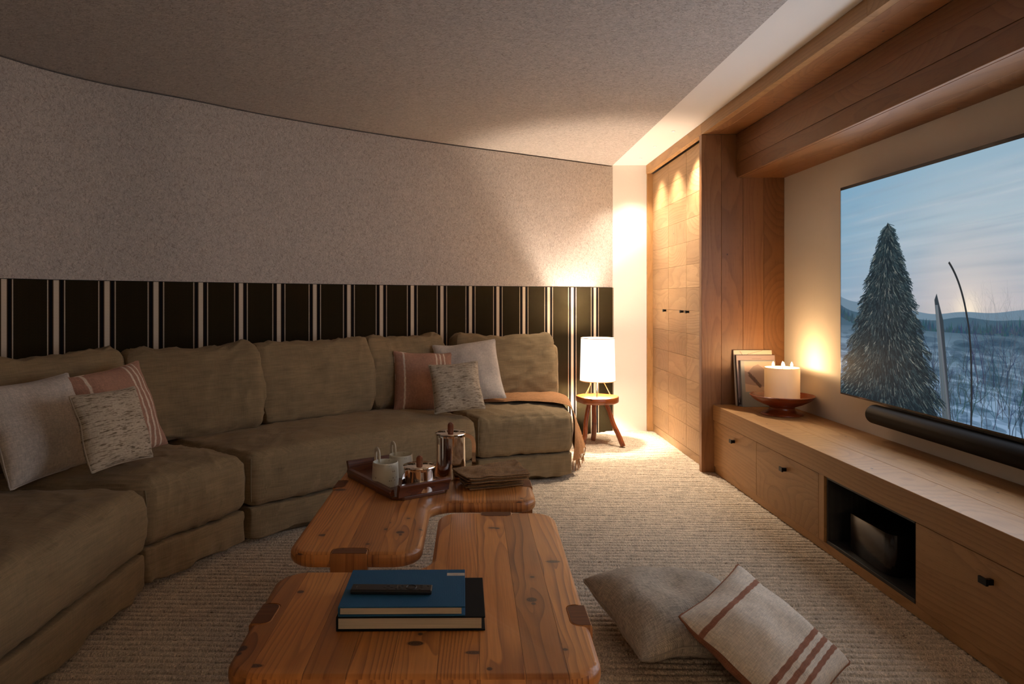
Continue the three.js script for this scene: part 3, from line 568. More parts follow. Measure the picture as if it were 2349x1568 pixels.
// ---------------------------------------------------------------- camel throw over the sofa corner
{
  const t = thing('throw_blanket', 'camel wool throw draped over the right corner of the sofa', 'blanket');
  // rail of [x and y of the back edge, depth of the back edge, x of the front edge, depth of the front edge]
  const rail = [[0.02, 0.470, 4.74, 0.02, 4.50], [0.14, 0.476, 4.75, 0.14, 4.47], [0.30, 0.482, 4.79, 0.30, 4.47], [0.46, 0.480, 4.84, 0.45, 4.47], [0.59, 0.470, 4.88, 0.575, 4.46], [0.668, 0.445, 4.89, 0.645, 4.44], [0.712, 0.37, 4.87, 0.668, 4.42], [0.738, 0.26, 4.83, 0.672, 4.41], [0.765, 0.16, 4.78, 0.672, 4.40], [0.775, 0.115, 4.75, 0.672, 4.40]];
  const cb = new THREE.CatmullRomCurve3(rail.map(q => V(q[0], q[1], q[2]))), cf = new THREE.CatmullRomCurve3(rail.map(q => V(q[3], q[1] - 0.012, q[4])));
  const n = 60, m = 26, top = [], nor = new THREE.Vector3();
  for (let i = 0; i <= n; i++) for (let j = 0; j <= m; j++) {
    const a = cb.getPoint(i / n), b = cf.getPoint(i / n), p = a.clone().lerp(b, j / m), hang = smooth(0.6, 0.85, i / n), f = 0.013 * Math.sin(j / m * 15 + i * 0.03) * (0.35 + hang) + 0.008 * n3(p.x * 6, p.y * 6, p.z * 9);
    p.x += f * hang; p.y += (Math.abs(f) + 0.006) * (1 - hang); top.push(p);
  }
  const pos = [], idx = [], uv = [];
  for (const s of [1, -1]) for (let i = 0; i <= n; i++) for (let j = 0; j <= m; j++) {
    const p = top[i * (m + 1) + j], hang = smooth(0.55, 0.8, i / n), e = s * 0.007 * (1 - (2 * j / m - 1) ** 8);
    pos.push(p.x + e * hang, p.y + e * (1 - hang), p.z); uv.push(j / m * 0.8, i / n * 2);
  }
  const o = (n + 1) * (m + 1), k = (i, j) => i * (m + 1) + j;
  for (let i = 0; i < n; i++) for (let j = 0; j < m; j++) { const a = k(i, j), b = k(i + 1, j), c = k(i + 1, j + 1), d = k(i, j + 1); idx.push(a, d, c, a, c, b, o + a, o + c, o + d, o + a, o + b, o + c); }
  for (let i = 0; i < n; i++) for (const j of [0, m]) { const a = k(i, j), b = k(i + 1, j); idx.push(a, b, o + b, a, o + b, o + a); }
  const g = new THREE.BufferGeometry(); g.setAttribute('position', new THREE.Float32BufferAttribute(pos, 3)); g.setAttribute('uv', new THREE.Float32BufferAttribute(uv, 2)); g.setIndex(idx); g.computeVertexNormals();
  const camel = phys({ map: texture(256, 256, (x, y) => { const v = 1 + 0.16 * (vn(x * 90, y * 90, 90, 90, 81) - 0.5); return [160 * v, 115 * v, 74 * v]; }), roughness: 1, sheen: 0.4, sheenRoughness: 0.5, sheenColor: new THREE.Color(0.6, 0.4, 0.22), side: THREE.DoubleSide });
  part('cloth', g, camel, t);
  const rr = rng(66);
  for (let j = 0; j <= 16; j++) { const p = top[k(n, Math.round(j / 16 * m))].clone(), dx = (rr() - 0.5) * 0.02, dz = (rr() - 0.5) * 0.03, l = 0.055 + 0.02 * rr(); part('tassel', tube([p, p.clone().add(new THREE.Vector3(dx * 0.4, -l * 0.5, dz * 0.4)), p.clone().add(new THREE.Vector3(dx, -l, dz))], 0.0032, 8, 5), camel, t); }
}

// ---------------------------------------------------------------- interlocking pine tables
const TT = 0.42, THICK = 0.045;
function roundPoly(pts, rs) {
  const s = new THREE.Shape(), n = pts.length;
  for (let i = 0; i < n; i++) {
    const a = pts[(i + n - 1) % n], b = pts[i], c = pts[(i + 1) % n], r = rs[i];
    const u = new THREE.Vector2(a[0] - b[0], a[1] - b[1]).normalize(), v = new THREE.Vector2(c[0] - b[0], c[1] - b[1]).normalize();
    const p = [b[0] + u.x * r, b[1] + u.y * r], q = [b[0] + v.x * r, b[1] + v.y * r], e = 0.55;
    i ? s.lineTo(...p) : s.moveTo(...p);
    s.bezierCurveTo(lerp(p[0], b[0], e), lerp(p[1], b[1], e), lerp(q[0], b[0], e), lerp(q[1], b[1], e), ...q);
  }
  s.closePath(); return s;
}
const csg = new Evaluator(); csg.attributes = ['position', 'normal']; csg.useGroups = false;
function brush(g) { const q = g.index ? g.toNonIndexed() : g.clone(); for (const k of Object.keys(q.attributes)) if (k !== 'position' && k !== 'normal') q.deleteAttribute(k); q.clearGroups(); const b = new Brush(q); b.updateMatrixWorld(); return b; }
// outline as [x, depth]; legs as [x, depth, outward x, outward depth]
function pineTable(label, outline, radii, legs, x0, x1, planks, seed) {
  const t = thing('pine_table', label, 'coffee table', V(0, 0, 0), 0, 'interlocking pine coffee tables');
  const bev = 0.019, g = new THREE.ExtrudeGeometry(roundPoly(outline, radii), { depth: THICK - 2 * bev, bevelEnabled: true, bevelThickness: bev, bevelSize: bev, bevelOffset: -bev, bevelSegments: 6, curveSegments: 14 });
  g.rotateX(-Math.PI / 2); g.translate(0, TT - THICK + bev, 0);
  let top = brush(toCreasedNormals(g, 0.7));
  const legShape = (w, d, r) => { const s = new THREE.Shape(); s.moveTo(-w / 2, 0); s.lineTo(w / 2, 0); s.lineTo(w / 2, d - r); s.bezierCurveTo(w / 2, d - r * 0.4, w / 2 - r * 0.4, d, w / 2 - r, d); s.lineTo(-w / 2 + r, d); s.bezierCurveTo(-w / 2 + r * 0.4, d, -w / 2, d - r * 0.4, -w / 2, d - r); s.closePath(); return s; };
  for (const [x, d, ox, od] of legs) {
    const turn = Math.atan2(-ox, od);       // shape y points inwards
    const put = q => { q.rotateX(-Math.PI / 2); q.rotateY(Math.atan2(ox, -od)); q.translate(x, 0, -d); return q; };
    const cut = put(new THREE.ExtrudeGeometry(legShape(0.1085, 0.0525, 0.024), { depth: 0.3, bevelEnabled: false, curveSegments: 8 }).translate(0, -0.004, 0.3));
    top = csg.evaluate(top, brush(cut), SUBTRACTION); top.updateMatrixWorld();
    const leg = put(new THREE.ExtrudeGeometry(legShape(0.104, 0.046, 0.022), { depth: TT - 0.008, bevelEnabled: true, bevelThickness: 0.004, bevelSize: 0.004, bevelOffset: -0.003, bevelSegments: 3, curveSegments: 8 }).translate(0, 0.0015, 0.004));
    const lg = part('leg', metreUV(toCreasedNormals(leg, 0.6), 1, 1, R(), R()), pineTones[1], t);
    const cap = put(new THREE.ExtrudeGeometry(legShape(0.098, 0.041, 0.02), { depth: 0.0006, bevelEnabled: false, curveSegments: 8 }).translate(0, 0.003, TT));
    part('end_grain', metreUV(cap, 0.35, 0, R(), R()), endGrain, lg, 'dark end grain of the leg');
  }
  const w = (x1 - x0) / planks, r = rng(seed);
  const cuts = [x0 - 0.01]; for (let k = 1; k < planks; k++) cuts.push(x0 + w * k + (r() - 0.5) * w * 0.35); cuts.push(x1 + 0.01);
  for (let k = 0; k < planks; k++) {
    const a = cuts[k] + (k ? 0.0003 : 0), b = cuts[k + 1] - 0.0003, box = new THREE.BoxGeometry(b - a, 0.2, 4).translate((a + b) / 2, TT, -2);
    const piece = csg.evaluate(top, brush(box), INTERSECTION);
    part('plank', metreUV(piece.geometry, 1, 2, r(), r()), pineTones[Math.floor(r() * 3.8)], t);
  }
  return t;
}
const nearL = { x0: -0.5, x1: 0.268, d0: 1.312, d1: 2.337, nx: -0.112, nd: 1.835 };
pineTable('nearer L-shaped pine table carrying the two books', [[nearL.x0 + 0.012, nearL.d0], [nearL.x1 - 0.008, nearL.d0], [nearL.x1 + 0.012, nearL.d1], [nearL.nx, nearL.d1], [nearL.nx, nearL.nd], [nearL.x0 - 0.012, nearL.nd]], [0.075, 0.075, 0.075, 0.075, 0.09, 0.085],
  [[-0.5, 1.583, -1, 0], [0.27, 1.575, 1, 0], [0.084, 2.337, 0, 1]], -0.512, 0.28, 9, 901);
const farL = { x0: -0.537, x1: 0.236, d0: 1.952, d1: 2.955, nx: -0.146, nd: 2.452 };
pineTable('farther L-shaped pine table carrying the coffee tray', [[farL.x0, farL.d0], [farL.nx, farL.d0], [farL.nx, farL.nd], [farL.x1, farL.nd], [farL.x1, farL.d1], [farL.x0, farL.d1]], [0.085, 0.085, 0.09, 0.075, 0.085, 0.085],
  [[-0.352, 1.952, 0, -1], [-0.537, 2.69, -1, 0], [0.236, 2.70, 1, 0]], -0.537, 0.236, 9, 907);

// ---------------------------------------------------------------- books and remote on the near table
const paperMat = texture(64, 256, (x, y) => { const v = 1 - 0.2 * vn(x * 3, y * 100, 3, 100, 95) - (hash(0, Math.floor(y * 9), 5) > 0.75 ? 0.12 : 0); return [214 * v, 196 * v, 170 * v]; });
const pages = std({ map: paperMat, roughness: 0.95 });
// a closed hardback lying flat: spine at left (-x); w across, d in depth, t thick
function hardback(name, label, pos, turn, w, d, t, coverMat) {
  const g = thing(name, label, 'book', pos, turn), c = 0.003;
  part('back_cover', new RoundedBoxGeometry(w, c, d, 1, 0.001).translate(0, c / 2, 0), coverMat, g);
  part('front_cover', new RoundedBoxGeometry(w, c, d, 1, 0.001).translate(0, t - c / 2, 0), coverMat, g);
  part('spine', new RoundedBoxGeometry(c, t - 2 * c, d, 1, 0.001).translate(-w / 2 + c / 2, t / 2, 0), coverMat, g);
  const pg = new THREE.BoxGeometry(w - 0.012, t - 2 * c - 0.0004, d - 0.010).translate(-0.002, t / 2, 0);
  part('page_block', pg, pages, g, 'cream page edges');
  return g;
}
const clothBlack = phys({ color: 0x090909, roughness: 0.85, specularIntensity: 0.5 }), clothBlue = std({ color: new THREE.Color(0.006, 0.09, 0.20), roughness: 0.85, bumpMap: weaveBump, bumpScale: 0.0003 });
{
  const k = hardback('book', 'large black hardback book lying under the blue book', V(-0.135, TT + 0.0008, 1.602), 0.012, 0.327, 0.21, 0.031, clothBlack);
  part('cover_plate', new RoundedBoxGeometry(0.1, 0.0006, 0.125, 1, 0.0002).translate(0.062, 0.0314, 0), std({ color: 0x5a5148, roughness: 0.5 }), k, 'grey rounded label plate');
  const b = hardback('book', 'blue clothbound book with a small white label, under the remote', V(-0.155, TT + 0.0325, 1.600), 0.012, 0.279, 0.205, 0.0215, clothBlue);
  const lab = canvasTexture(256, 72, (g, w, h) => { g.fillStyle = 'rgb(206,194,178)'; g.fillRect(0, 0, w, h); g.strokeStyle = 'rgba(70,60,52,0.75)'; g.lineWidth = 3; const line = (x0, x1, y) => { g.beginPath(); for (let x = x0; x < x1; x += 4) g.lineTo(x, y + 2.4 * Math.sin(x * 1.7) * Math.sin(x * 0.31)); g.stroke(); }; line(40, 206, 24); g.lineWidth = 2; line(84, 160, 42); line(76, 170, 54); });
  const lg = new THREE.PlaneGeometry(0.043, 0.0165).rotateX(-Math.PI / 2).translate(0.117, 0.0217, -0.072);
  part('title_label', lg, std({ map: lab, roughness: 0.8 }), b, 'white printed label');
}
{
  const t = thing('remote_control', 'slim black remote control lying on the blue book', 'remote', V(-0.184, TT + 0.0545, 1.572), -0.022);
  part('body', new RoundedBoxGeometry(0.186, 0.011, 0.034, 3, 0.003).translate(0, 0.0058, 0), phys({ color: 0x0c0c0c, roughness: 0.42 }), t);
  part('side_line', new RoundedBoxGeometry(0.182, 0.0008, 0.0008, 1, 0.0002).translate(0, 0.0078, 0.0171), std({ color: 0x6a6660, roughness: 0.3, metalness: 0.8 }), t, 'thin metallic line');
  const dot = (x, z, r = 0.0032, h = 0.0012) => part('button', new THREE.CylinderGeometry(r, r * 1.1, h, 14).translate(x, 0.0115 + h / 2 - 0.0004, z), blackPlastic, t);
  for (const [x, z] of [[-0.008, -0.008], [-0.008, 0.008], [-0.016, 0], [0, 0], [0.024, -0.009], [0.02, -0.001], [0.022, 0.008], [0.068, -0.01], [0.070, 0], [0.066, 0.010], [0.084, -0.010]]) dot(x, z);
  part('rocker', new RoundedBoxGeometry(0.004, 0.0016, 0.022, 1, 0.0006).translate(0.0115, 0.0118, 0), blackPlastic, t);
  part('ring_pad', new THREE.TorusGeometry(0.0115, 0.0016, 8, 32).rotateX(Math.PI / 2).translate(0.045, 0.0112, 0), blackPlastic, t);
  const word = canvasTexture(128, 32, (g, w, h) => { g.fillStyle = 'rgb(12,12,12)'; g.fillRect(0, 0, w, h); g.fillStyle = 'rgb(190,186,180)'; g.font = 'bold 22px sans-serif'; g.textAlign = 'center'; g.textBaseline = 'middle'; g.fillText('SAMSUNG', w / 2, h / 2, 118); });
  part('wordmark', new THREE.PlaneGeometry(0.012, 0.003).rotateX(-Math.PI / 2).rotateY(Math.PI / 2).translate(-0.0805, 0.01145, 0), std({ map: word, roughness: 0.5 }), t, 'small pale printed word');
}

// ---------------------------------------------------------------- tray and coffee things on the far table
const trayWood = phys({ map: pineMap, color: new THREE.Color(0.19, 0.125, 0.085), roughness: 0.42, clearcoat: 0.5, clearcoatRoughness: 0.25 });
const trayEdge = phys({ map: pineMap, color: new THREE.Color(0.22, 0.12, 0.07), roughness: 0.34, clearcoat: 0.7, clearcoatRoughness: 0.2 });
const TRAY = { x: -0.30, d: 2.70, a: Math.atan2(0.83, 0.56) };
{
  // local x: long axis towards the viewer's right, local z: short axis
  const t = thing('serving_tray', 'dark wooden tray with raised flared ends under the mugs', 'tray', V(TRAY.x, TT + 0.0006, TRAY.d), -0.977);
  const L = 0.225, W = 0.118;
  const base = new THREE.ExtrudeGeometry(roundPoly([[-L, -W + 0.03], [-L + 0.03, -W], [L - 0.03, -W], [L, -W + 0.03], [L, W - 0.03], [L - 0.03, W], [-L + 0.03, W], [-L, W - 0.03]], Array(8).fill(0.006)), { depth: 0.008, bevelEnabled: true, bevelThickness: 0.002, bevelSize: 0.002, bevelSegments: 2 }).rotateX(-Math.PI / 2).translate(0, 0.002, 0);
  part('tray_floor', metreUV(base, 0.5, 0, 0.2, 0.4), trayWood, t);
  for (const s of [-1, 1]) {
    const rail = new THREE.Shape(); rail.moveTo(0, 0); rail.lineTo(0.014, 0); rail.lineTo(0.018, 0.012); rail.lineTo(0.014, 0.02); rail.lineTo(0.004, 0.022); rail.closePath();
    const q = new THREE.ExtrudeGeometry(rail, { depth: 2 * (L - 0.035), bevelEnabled: true, bevelThickness: 0.002, bevelSize: 0.0015, bevelSegments: 2 }).translate(0, 0, -(L - 0.035)).rotateY(s > 0 ? -Math.PI / 2 : Math.PI / 2).translate(0, 0.0118, s * (W - 0.012));
    part('side_rail', metreUV(q, 0.5, 0, R(), R()), trayEdge, t);
    const end = new THREE.Shape(); end.moveTo(0, 0); end.lineTo(0.012, 0); end.quadraticCurveTo(0.013, 0.018, 0.022, 0.034); end.quadraticCurveTo(0.026, 0.040, 0.022, 0.043); end.lineTo(0.010, 0.044); end.quadraticCurveTo(0.002, 0.03, 0, 0);
    const e = new THREE.ExtrudeGeometry(end, { depth: 2 * (W - 0.012), bevelEnabled: true, bevelThickness: 0.0015, bevelSize: 0.0015, bevelSegments: 2, curveSegments: 8 }).translate(0, 0, -(W - 0.012));
    if (s < 0) e.rotateY(Math.PI);
    e.translate(s * (L - 0.014), 0.0118, 0);
    part('end_board', metreUV(e, 0.5, 2, R(), R()), trayEdge, t);
  }
}
const stoneware = std({ map: texture(256, 256, (x, y) => { let v = 1 + 0.06 * (vn(x * 8, y * 24, 8, 24, 301) - 0.5); const i = Math.floor(x * 40), j = Math.floor(y * 40); const q = hash(i, j, 44), dx = x * 40 - i - 0.5, dy = y * 40 - j - 0.5; const c = [214 * v, 208 * v, 190 * v]; return q > 0.93 && dx * dx + dy * dy < 0.05 ? mix3(c, [96, 76, 56], 0.8) : c; }), roughness: 0.45 });
function mug(label, pos, turn, s) {
  const t = thing('mug', label, 'mug', pos, turn, 'stoneware mugs');
  const P = [[0, 0], [0.046, 0], [0.050, 0.003], [0.0512, 0.03], [0.0495, 0.07], [0.0485, 0.086], [0.0475, 0.0885], [0.0455, 0.087], [0.046, 0.06], [0.047, 0.012], [0.043, 0.006], [0, 0.006]].map(([a, b]) => new THREE.Vector2(a * s, b * s));
  part('cup', new THREE.LatheGeometry(new THREE.SplineCurve(P).getPoints(60), 48), stoneware, t);
  const H = [[0.047, 0.078], [0.0475, 0.103], [0.053, 0.122], [0.064, 0.127], [0.073, 0.118], [0.075, 0.098], [0.069, 0.062], [0.052, 0.034]].map(([a, b]) => new THREE.Vector3(a * s, b * s, 0));
  const curve = new THREE.CatmullRomCurve3(H, false, 'centripetal'), strap = new THREE.Shape(); strap.absellipse(0, 0, 0.0042, 0.008, 0, Math.PI * 2);
  part('handle', new THREE.ExtrudeGeometry(strap, { steps: 40, extrudePath: curve, curveSegments: 8 }), stoneware, t, 'tall looped strap handle');
  return t;
}
mug('stoneware mug at the front left of the tray', V(-0.333, TT + 0.0115, 2.635), rad(128), 1.0);
mug('stoneware mug standing behind the other mug', V(-0.288, TT + 0.0115, 2.775), rad(128), 0.96);
const knobWood = phys({ map: pineMap, color: new THREE.Color(0.34, 0.15, 0.085), roughness: 0.35, clearcoat: 0.4 });
function steelPot(name, label, category, pos, turn, r, h, knobH, strap, handleAng) {
  const t = thing(name, label, category, pos, turn);
  const P = [[0, 0], [r - 0.004, 0], [r, 0.003], [r, h - 0.016], [r + 0.0012, h - 0.012], [r + 0.001, h - 0.008], [r - 0.002, h - 0.008], [r - 0.003, 0.006], [0, 0.006]].map(q => new THREE.Vector2(...q));
  part('body', toCreasedNormals(new THREE.LatheGeometry(P, 72), 0.6), steel, t);
  const Lp = [[0, h + 0.004], [r * 0.5, h + 0.0035], [r * 0.9, h + 0.0015], [r + 0.002, h - 0.001], [r + 0.003, h - 0.004], [r + 0.002, h - 0.007], [0, h - 0.007]].map(q => new THREE.Vector2(...q));
  part('lid', toCreasedNormals(new THREE.LatheGeometry(Lp, 72), 0.5), steel, t);
  const k = new THREE.Shape(), kw = 0.0105; k.moveTo(-kw, 0); k.lineTo(kw, 0); k.lineTo(kw, knobH - kw); k.absarc(0, knobH - kw, kw, 0, Math.PI, false); k.closePath();
  part('knob', metreUV(toCreasedNormals(new THREE.ExtrudeGeometry(k, { depth: 0.009, bevelEnabled: true, bevelThickness: 0.0015, bevelSize: 0.0015, bevelSegments: 2, curveSegments: 12 }).translate(0, h + 0.003, -0.0045), 0.6).rotateY(-turn), 0.5, 1, R(), R()), knobWood, t, 'reddish wooden knob');
  const band = new THREE.Shape(); band.moveTo(-0.0015, -0.008); band.lineTo(0.0015, -0.008); band.lineTo(0.0015, 0.008); band.lineTo(-0.0015, 0.008); band.closePath();
  const g = new THREE.ExtrudeGeometry(band, { steps: 60, extrudePath: new THREE.CatmullRomCurve3(strap.map(([a, b]) => new THREE.Vector3(a, b, 0)), false, 'centripetal') }).rotateY(handleAng);
  part('handle', toCreasedNormals(g, 0.5), steel, t, 'flat bent steel handle');
  return t;
}
steelPot('coffee_pot', 'tall polished steel coffee pot with a wooden lid knob', 'coffee pot', V(-0.086, TT + 0.0006, 2.79), 0, 0.0605, 0.183, 0.036, [[0.058, 0.170], [0.072, 0.168], [0.088, 0.158], [0.094, 0.140], [0.0945, 0.09], [0.0935, 0.04], [0.086, 0.024], [0.07, 0.0195], [0.058, 0.019]], 0);
steelPot('sugar_pot', 'short polished steel sugar pot with a wooden lid knob on the tray', 'sugar pot', V(-0.196, TT + 0.0115, 2.565), 0, 0.0595, 0.094, 0.030, [[0.057, 0.080], [0.072, 0.078], [0.085, 0.066], [0.086, 0.046], [0.078, 0.03], [0.057, 0.026]], rad(-128));
{
  const brown = phys({ map: texture(256, 256, (x, y) => { const v = 1 + 0.2 * (vn(x * 120, y * 20, 120, 20, 87) - 0.5) + 0.2 * (vn(x * 20, y * 120, 20, 120, 88) - 0.5); return [138 * v, 102 * v, 64 * v]; }), roughness: 1, sheen: 0.3, sheenColor: new THREE.Color(0.4, 0.3, 0.18) });
  const napkin = (label, quad, y, seed) => {
    const t = thing('napkin', label, 'napkin', V(0, 0, 0), 0, 'folded linen napkins');
    for (let k = 0; k < 4; k++) {
      const o = [0.012, -0.004, 0.006, -0.008][k], qd = quad.map(([x, d], i) => [x + (i === 0 || i === 3 ? o : -o * 0.3), d - o * 0.4]);
      const f = padded({ quad: qd, y0: y + k * 0.0042, y1: y + k * 0.0042 + 0.0040, r: 0.0019, rough: 0.0006, seed: seed + k, seg: [40, 4, 36], wrinkle: 1 }), p = f.geo.attributes.position;
      for (let i = 0; i < p.count; i++) { const x = p.getX(i), z = p.getZ(i), q = n3(x * 9 + seed, z * 9, 2) * 0.5 + 0.5, e = n3(x * 22, z * 22 + seed, 5) * 0.5 + 0.5; p.setY(i, p.getY(i) + (k + 1) / 4 * (0.010 * q + 0.004 * e)); }
      const g2 = clean(f.geo); g2.computeVertexNormals();
      part('fold', metreUV(g2, 0.3, 0, R(), R()), brown, t);
    }
  };
  napkin('brown linen napkin, lower of the folded pair on the far table', [[-0.02, 2.585], [0.205, 2.66], [0.115, 2.87], [-0.045, 2.70]], TT + 0.002, 5);
  napkin('brown linen napkin, upper of the folded pair on the far table', [[-0.012, 2.565], [0.224, 2.63], [0.182, 2.86], [-0.07, 2.70]], TT + 0.0325, 9);
}

// ---------------------------------------------------------------- stool and table lamp
const walnut = phys({ map: pineMap, color: new THREE.Color(0.36, 0.20, 0.11), roughness: 0.35, clearcoat: 0.4, clearcoatRoughness: 0.25 });
const STOOL = [1.005, 5.46];
{
  const t = thing('stool', 'rustic three-legged wooden stool holding the lit table lamp', 'stool', V(STOOL[0], 0, STOOL[1]));
  const s = new THREE.Shape(), n = 48; for (let k = 0; k <= n; k++) { const a = k / n * Math.PI * 2, r = 0.168 + 0.006 * Math.sin(a * 3 + 1) + 0.004 * Math.sin(a * 5); k ? s.lineTo(Math.cos(a) * r, Math.sin(a) * r) : s.moveTo(Math.cos(a) * r, Math.sin(a) * r); }
  const g = new THREE.ExtrudeGeometry(s, { depth: 0.032, bevelEnabled: true, bevelThickness: 0.009, bevelSize: 0.010, bevelOffset: -0.01, bevelSegments: 4 }).rotateX(-Math.PI / 2).translate(0, 0.329, 0);
  part('seat', metreUV(toCreasedNormals(g, 0.7), 0.8, 0, 0.3, 0.1), walnut, t);
  for (const [tx, tz, bx, bz, k] of [[0.05, 0.06, 0.165, 0.175, 0], [-0.075, 0.05, -0.135, 0.125, 1], [-0.01, -0.07, -0.02, -0.05, 2]]) {
    const a = new THREE.Vector3(tx, 0.335, tz), b = new THREE.Vector3(bx, 0.005, bz), pts = [0, 0.25, 0.5, 0.75, 1].map(q => a.clone().lerp(b, q).add(new THREE.Vector3(0.004 * Math.sin(q * 9 + k), 0, 0.003 * Math.cos(q * 7 + k))));
    const q = tube(pts, 0.0185, 20, 12), p = q.attributes.position, c = new THREE.Vector3();
    for (let i = 0; i < p.count; i++) { const u = Math.floor(i / 13) / 20; a.clone(); c.copy(pts[0]).lerp(pts[4], u); const f = 0.9 + 0.18 * u + 0.05 * n3(i * 0.4, u * 5, k); p.setXYZ(i, c.x + (p.getX(i) - c.x) * f, p.getY(i), c.z + (p.getZ(i) - c.z) * f); }
    part('leg', metreUV(q, 0.6, 1, R(), R()), walnut, t);
  }
}
{
  const t = thing('table_lamp', 'lit table lamp with a white drum shade on thin metal legs', 'lamp', V(STOOL[0] + 0.002, 0.3712, STOOL[1]));
  const y0 = 0.122, y1 = 0.462, r0 = 0.140, r1 = 0.132;
  const shade = new THREE.CylinderGeometry(r1, r0, y1 - y0, 64, 1, true).translate(0, (y0 + y1) / 2, 0);
  part('shade', shade, std({ color: new THREE.Color(0.85, 0.8, 0.72), roughness: 1, side: THREE.DoubleSide, emissive: new THREE.Color(1, 0.9, 0.76), emissiveIntensity: 0.7 }), t, 'white glowing drum shade');
  part('added_liner', new THREE.CylinderGeometry(r1 - 0.003, r0 - 0.003, y1 - y0 - 0.002, 64, 1, true).translate(0, (y0 + y1) / 2, 0), phys({ color: new THREE.Color(0.88, 0.85, 0.8), roughness: 1, transmission: 0.022, thickness: 0, side: THREE.DoubleSide }), t, 'white lining added inside the shade to block the bulb light');  // added unseen sleeve: holds back bulb light that would pass sideways through the shade
  const rim = std({ color: new THREE.Color(0.62, 0.42, 0.2), roughness: 0.8 });
  part('rim', new THREE.TorusGeometry(r1, 0.0028, 8, 64).rotateX(Math.PI / 2).translate(0, y1, 0), rim, t);
  part('rim', new THREE.TorusGeometry(r0, 0.0028, 8, 64).rotateX(Math.PI / 2).translate(0, y0, 0), rim, t);
  for (let k = 0; k < 3; k++) { const a = rad(-25 + k * 120 + 8); part('leg', tube([new THREE.Vector3(Math.cos(a) * 0.022, 0.165, Math.sin(a) * 0.022), new THREE.Vector3(Math.cos(a) * 0.115, 0.003, Math.sin(a) * 0.115)], 0.0036, 4, 8), brass, t); }
  part('hub', new THREE.CylinderGeometry(0.028, 0.028, 0.012, 24).translate(0, 0.166, 0), brass, t);
  part('socket', new THREE.CylinderGeometry(0.016, 0.018, 0.06, 20).translate(0, 0.2, 0), brass, t);
  for (let k = 0; k < 3; k++) { const a = rad(k * 120 + 40); part('spoke', tube([new THREE.Vector3(0, 0.172, 0), new THREE.Vector3(Math.cos(a) * 0.138, 0.172, Math.sin(a) * 0.138)], 0.0018, 2, 6), brass, t); }
  part('bulb', new THREE.SphereGeometry(0.032, 24, 16).translate(0, 0.262, 0), std({ color: 0xffffff, emissive: WARM, emissiveIntensity: 6 }), t);
  const L = new THREE.PointLight(WARM, LAMP_POWER, 0, 2); L.position.set(0, 0.262, 0); L.castShadow = true; L.shadow.radius = 1.4; L.name = 'lamp_glow'; t.add(L);
  part('cord', tube([new THREE.Vector3(-0.03, 0.16, -0.05), new THREE.Vector3(-0.05, 0.06, -0.09), new THREE.Vector3(-0.06, 0.004, -0.12)], 0.002, 12, 6), rim, t);
}

{ // the room's other lamp stands behind the viewer
  const t = thing('floor_lamp', 'slim black floor lamp with a linen shade behind the viewer', 'lamp', V(0.75, 0, -1.25));
  part('foot', new THREE.LatheGeometry([[0, 0], [0.13, 0], [0.135, 0.006], [0.12, 0.014], [0.012, 0.02], [0, 0.02]].map(q => new THREE.Vector2(...q)), 40), blackMetal, t);
  part('pole', new THREE.CylinderGeometry(0.009, 0.009, 1.3, 16).translate(0, 0.66, 0), blackMetal, t);
  part('shade', new THREE.CylinderGeometry(0.15, 0.2, 0.3, 48, 1, true).translate(0, 1.42, 0), phys({ color: new THREE.Color(0.9, 0.84, 0.74), roughness: 1, transmission: 0.4, thickness: 0, side: THREE.DoubleSide }), t);
  part('bulb', new THREE.SphereGeometry(0.032, 24, 16).translate(0, 1.38, 0), std({ color: 0xffffff, emissive: WARM, emissiveIntensity: 3 }), t);
  const L = new THREE.PointLight(WARM, REAR_POWER, 0, 2); L.position.set(0, 1.38, 0); L.castShadow = true; L.shadow.radius = 1.4; L.name = 'floor_lamp_glow'; t.add(L);
}

// ---------------------------------------------------------------- bowl, candle and books on the bench
const BOWL = V(1.873, BT + 0.0005, 4.12);
{
  const t = thing('pedestal_bowl', 'brown wooden footed bowl holding the thick candle', 'bowl', BOWL);
  t.scale.set(0.95, 1, 0.95);
  const P = [[0, 0], [0.116, 0], [0.122, 0.006], [0.112, 0.013], [0.086, 0.024], [0.075, 0.038], [0.080, 0.05], [0.118, 0.064], [0.165, 0.088], [0.190, 0.112], [0.1915, 0.117], [0.187, 0.119], [0.176, 0.108], [0.148, 0.088], [0.11, 0.074], [0.05, 0.068], [0, 0.067]].map(q => new THREE.Vector2(...q));
  const g = new THREE.LatheGeometry(new THREE.SplineCurve(P).getPoints(110), 72);
  part('bowl', metreUV(g, 0.7, 0, 0.1, 0.2), phys({ map: pineMap, color: new THREE.Color(0.36, 0.15, 0.065), roughness: 0.32, clearcoat: 0.5, clearcoatRoughness: 0.22 }), t);
}
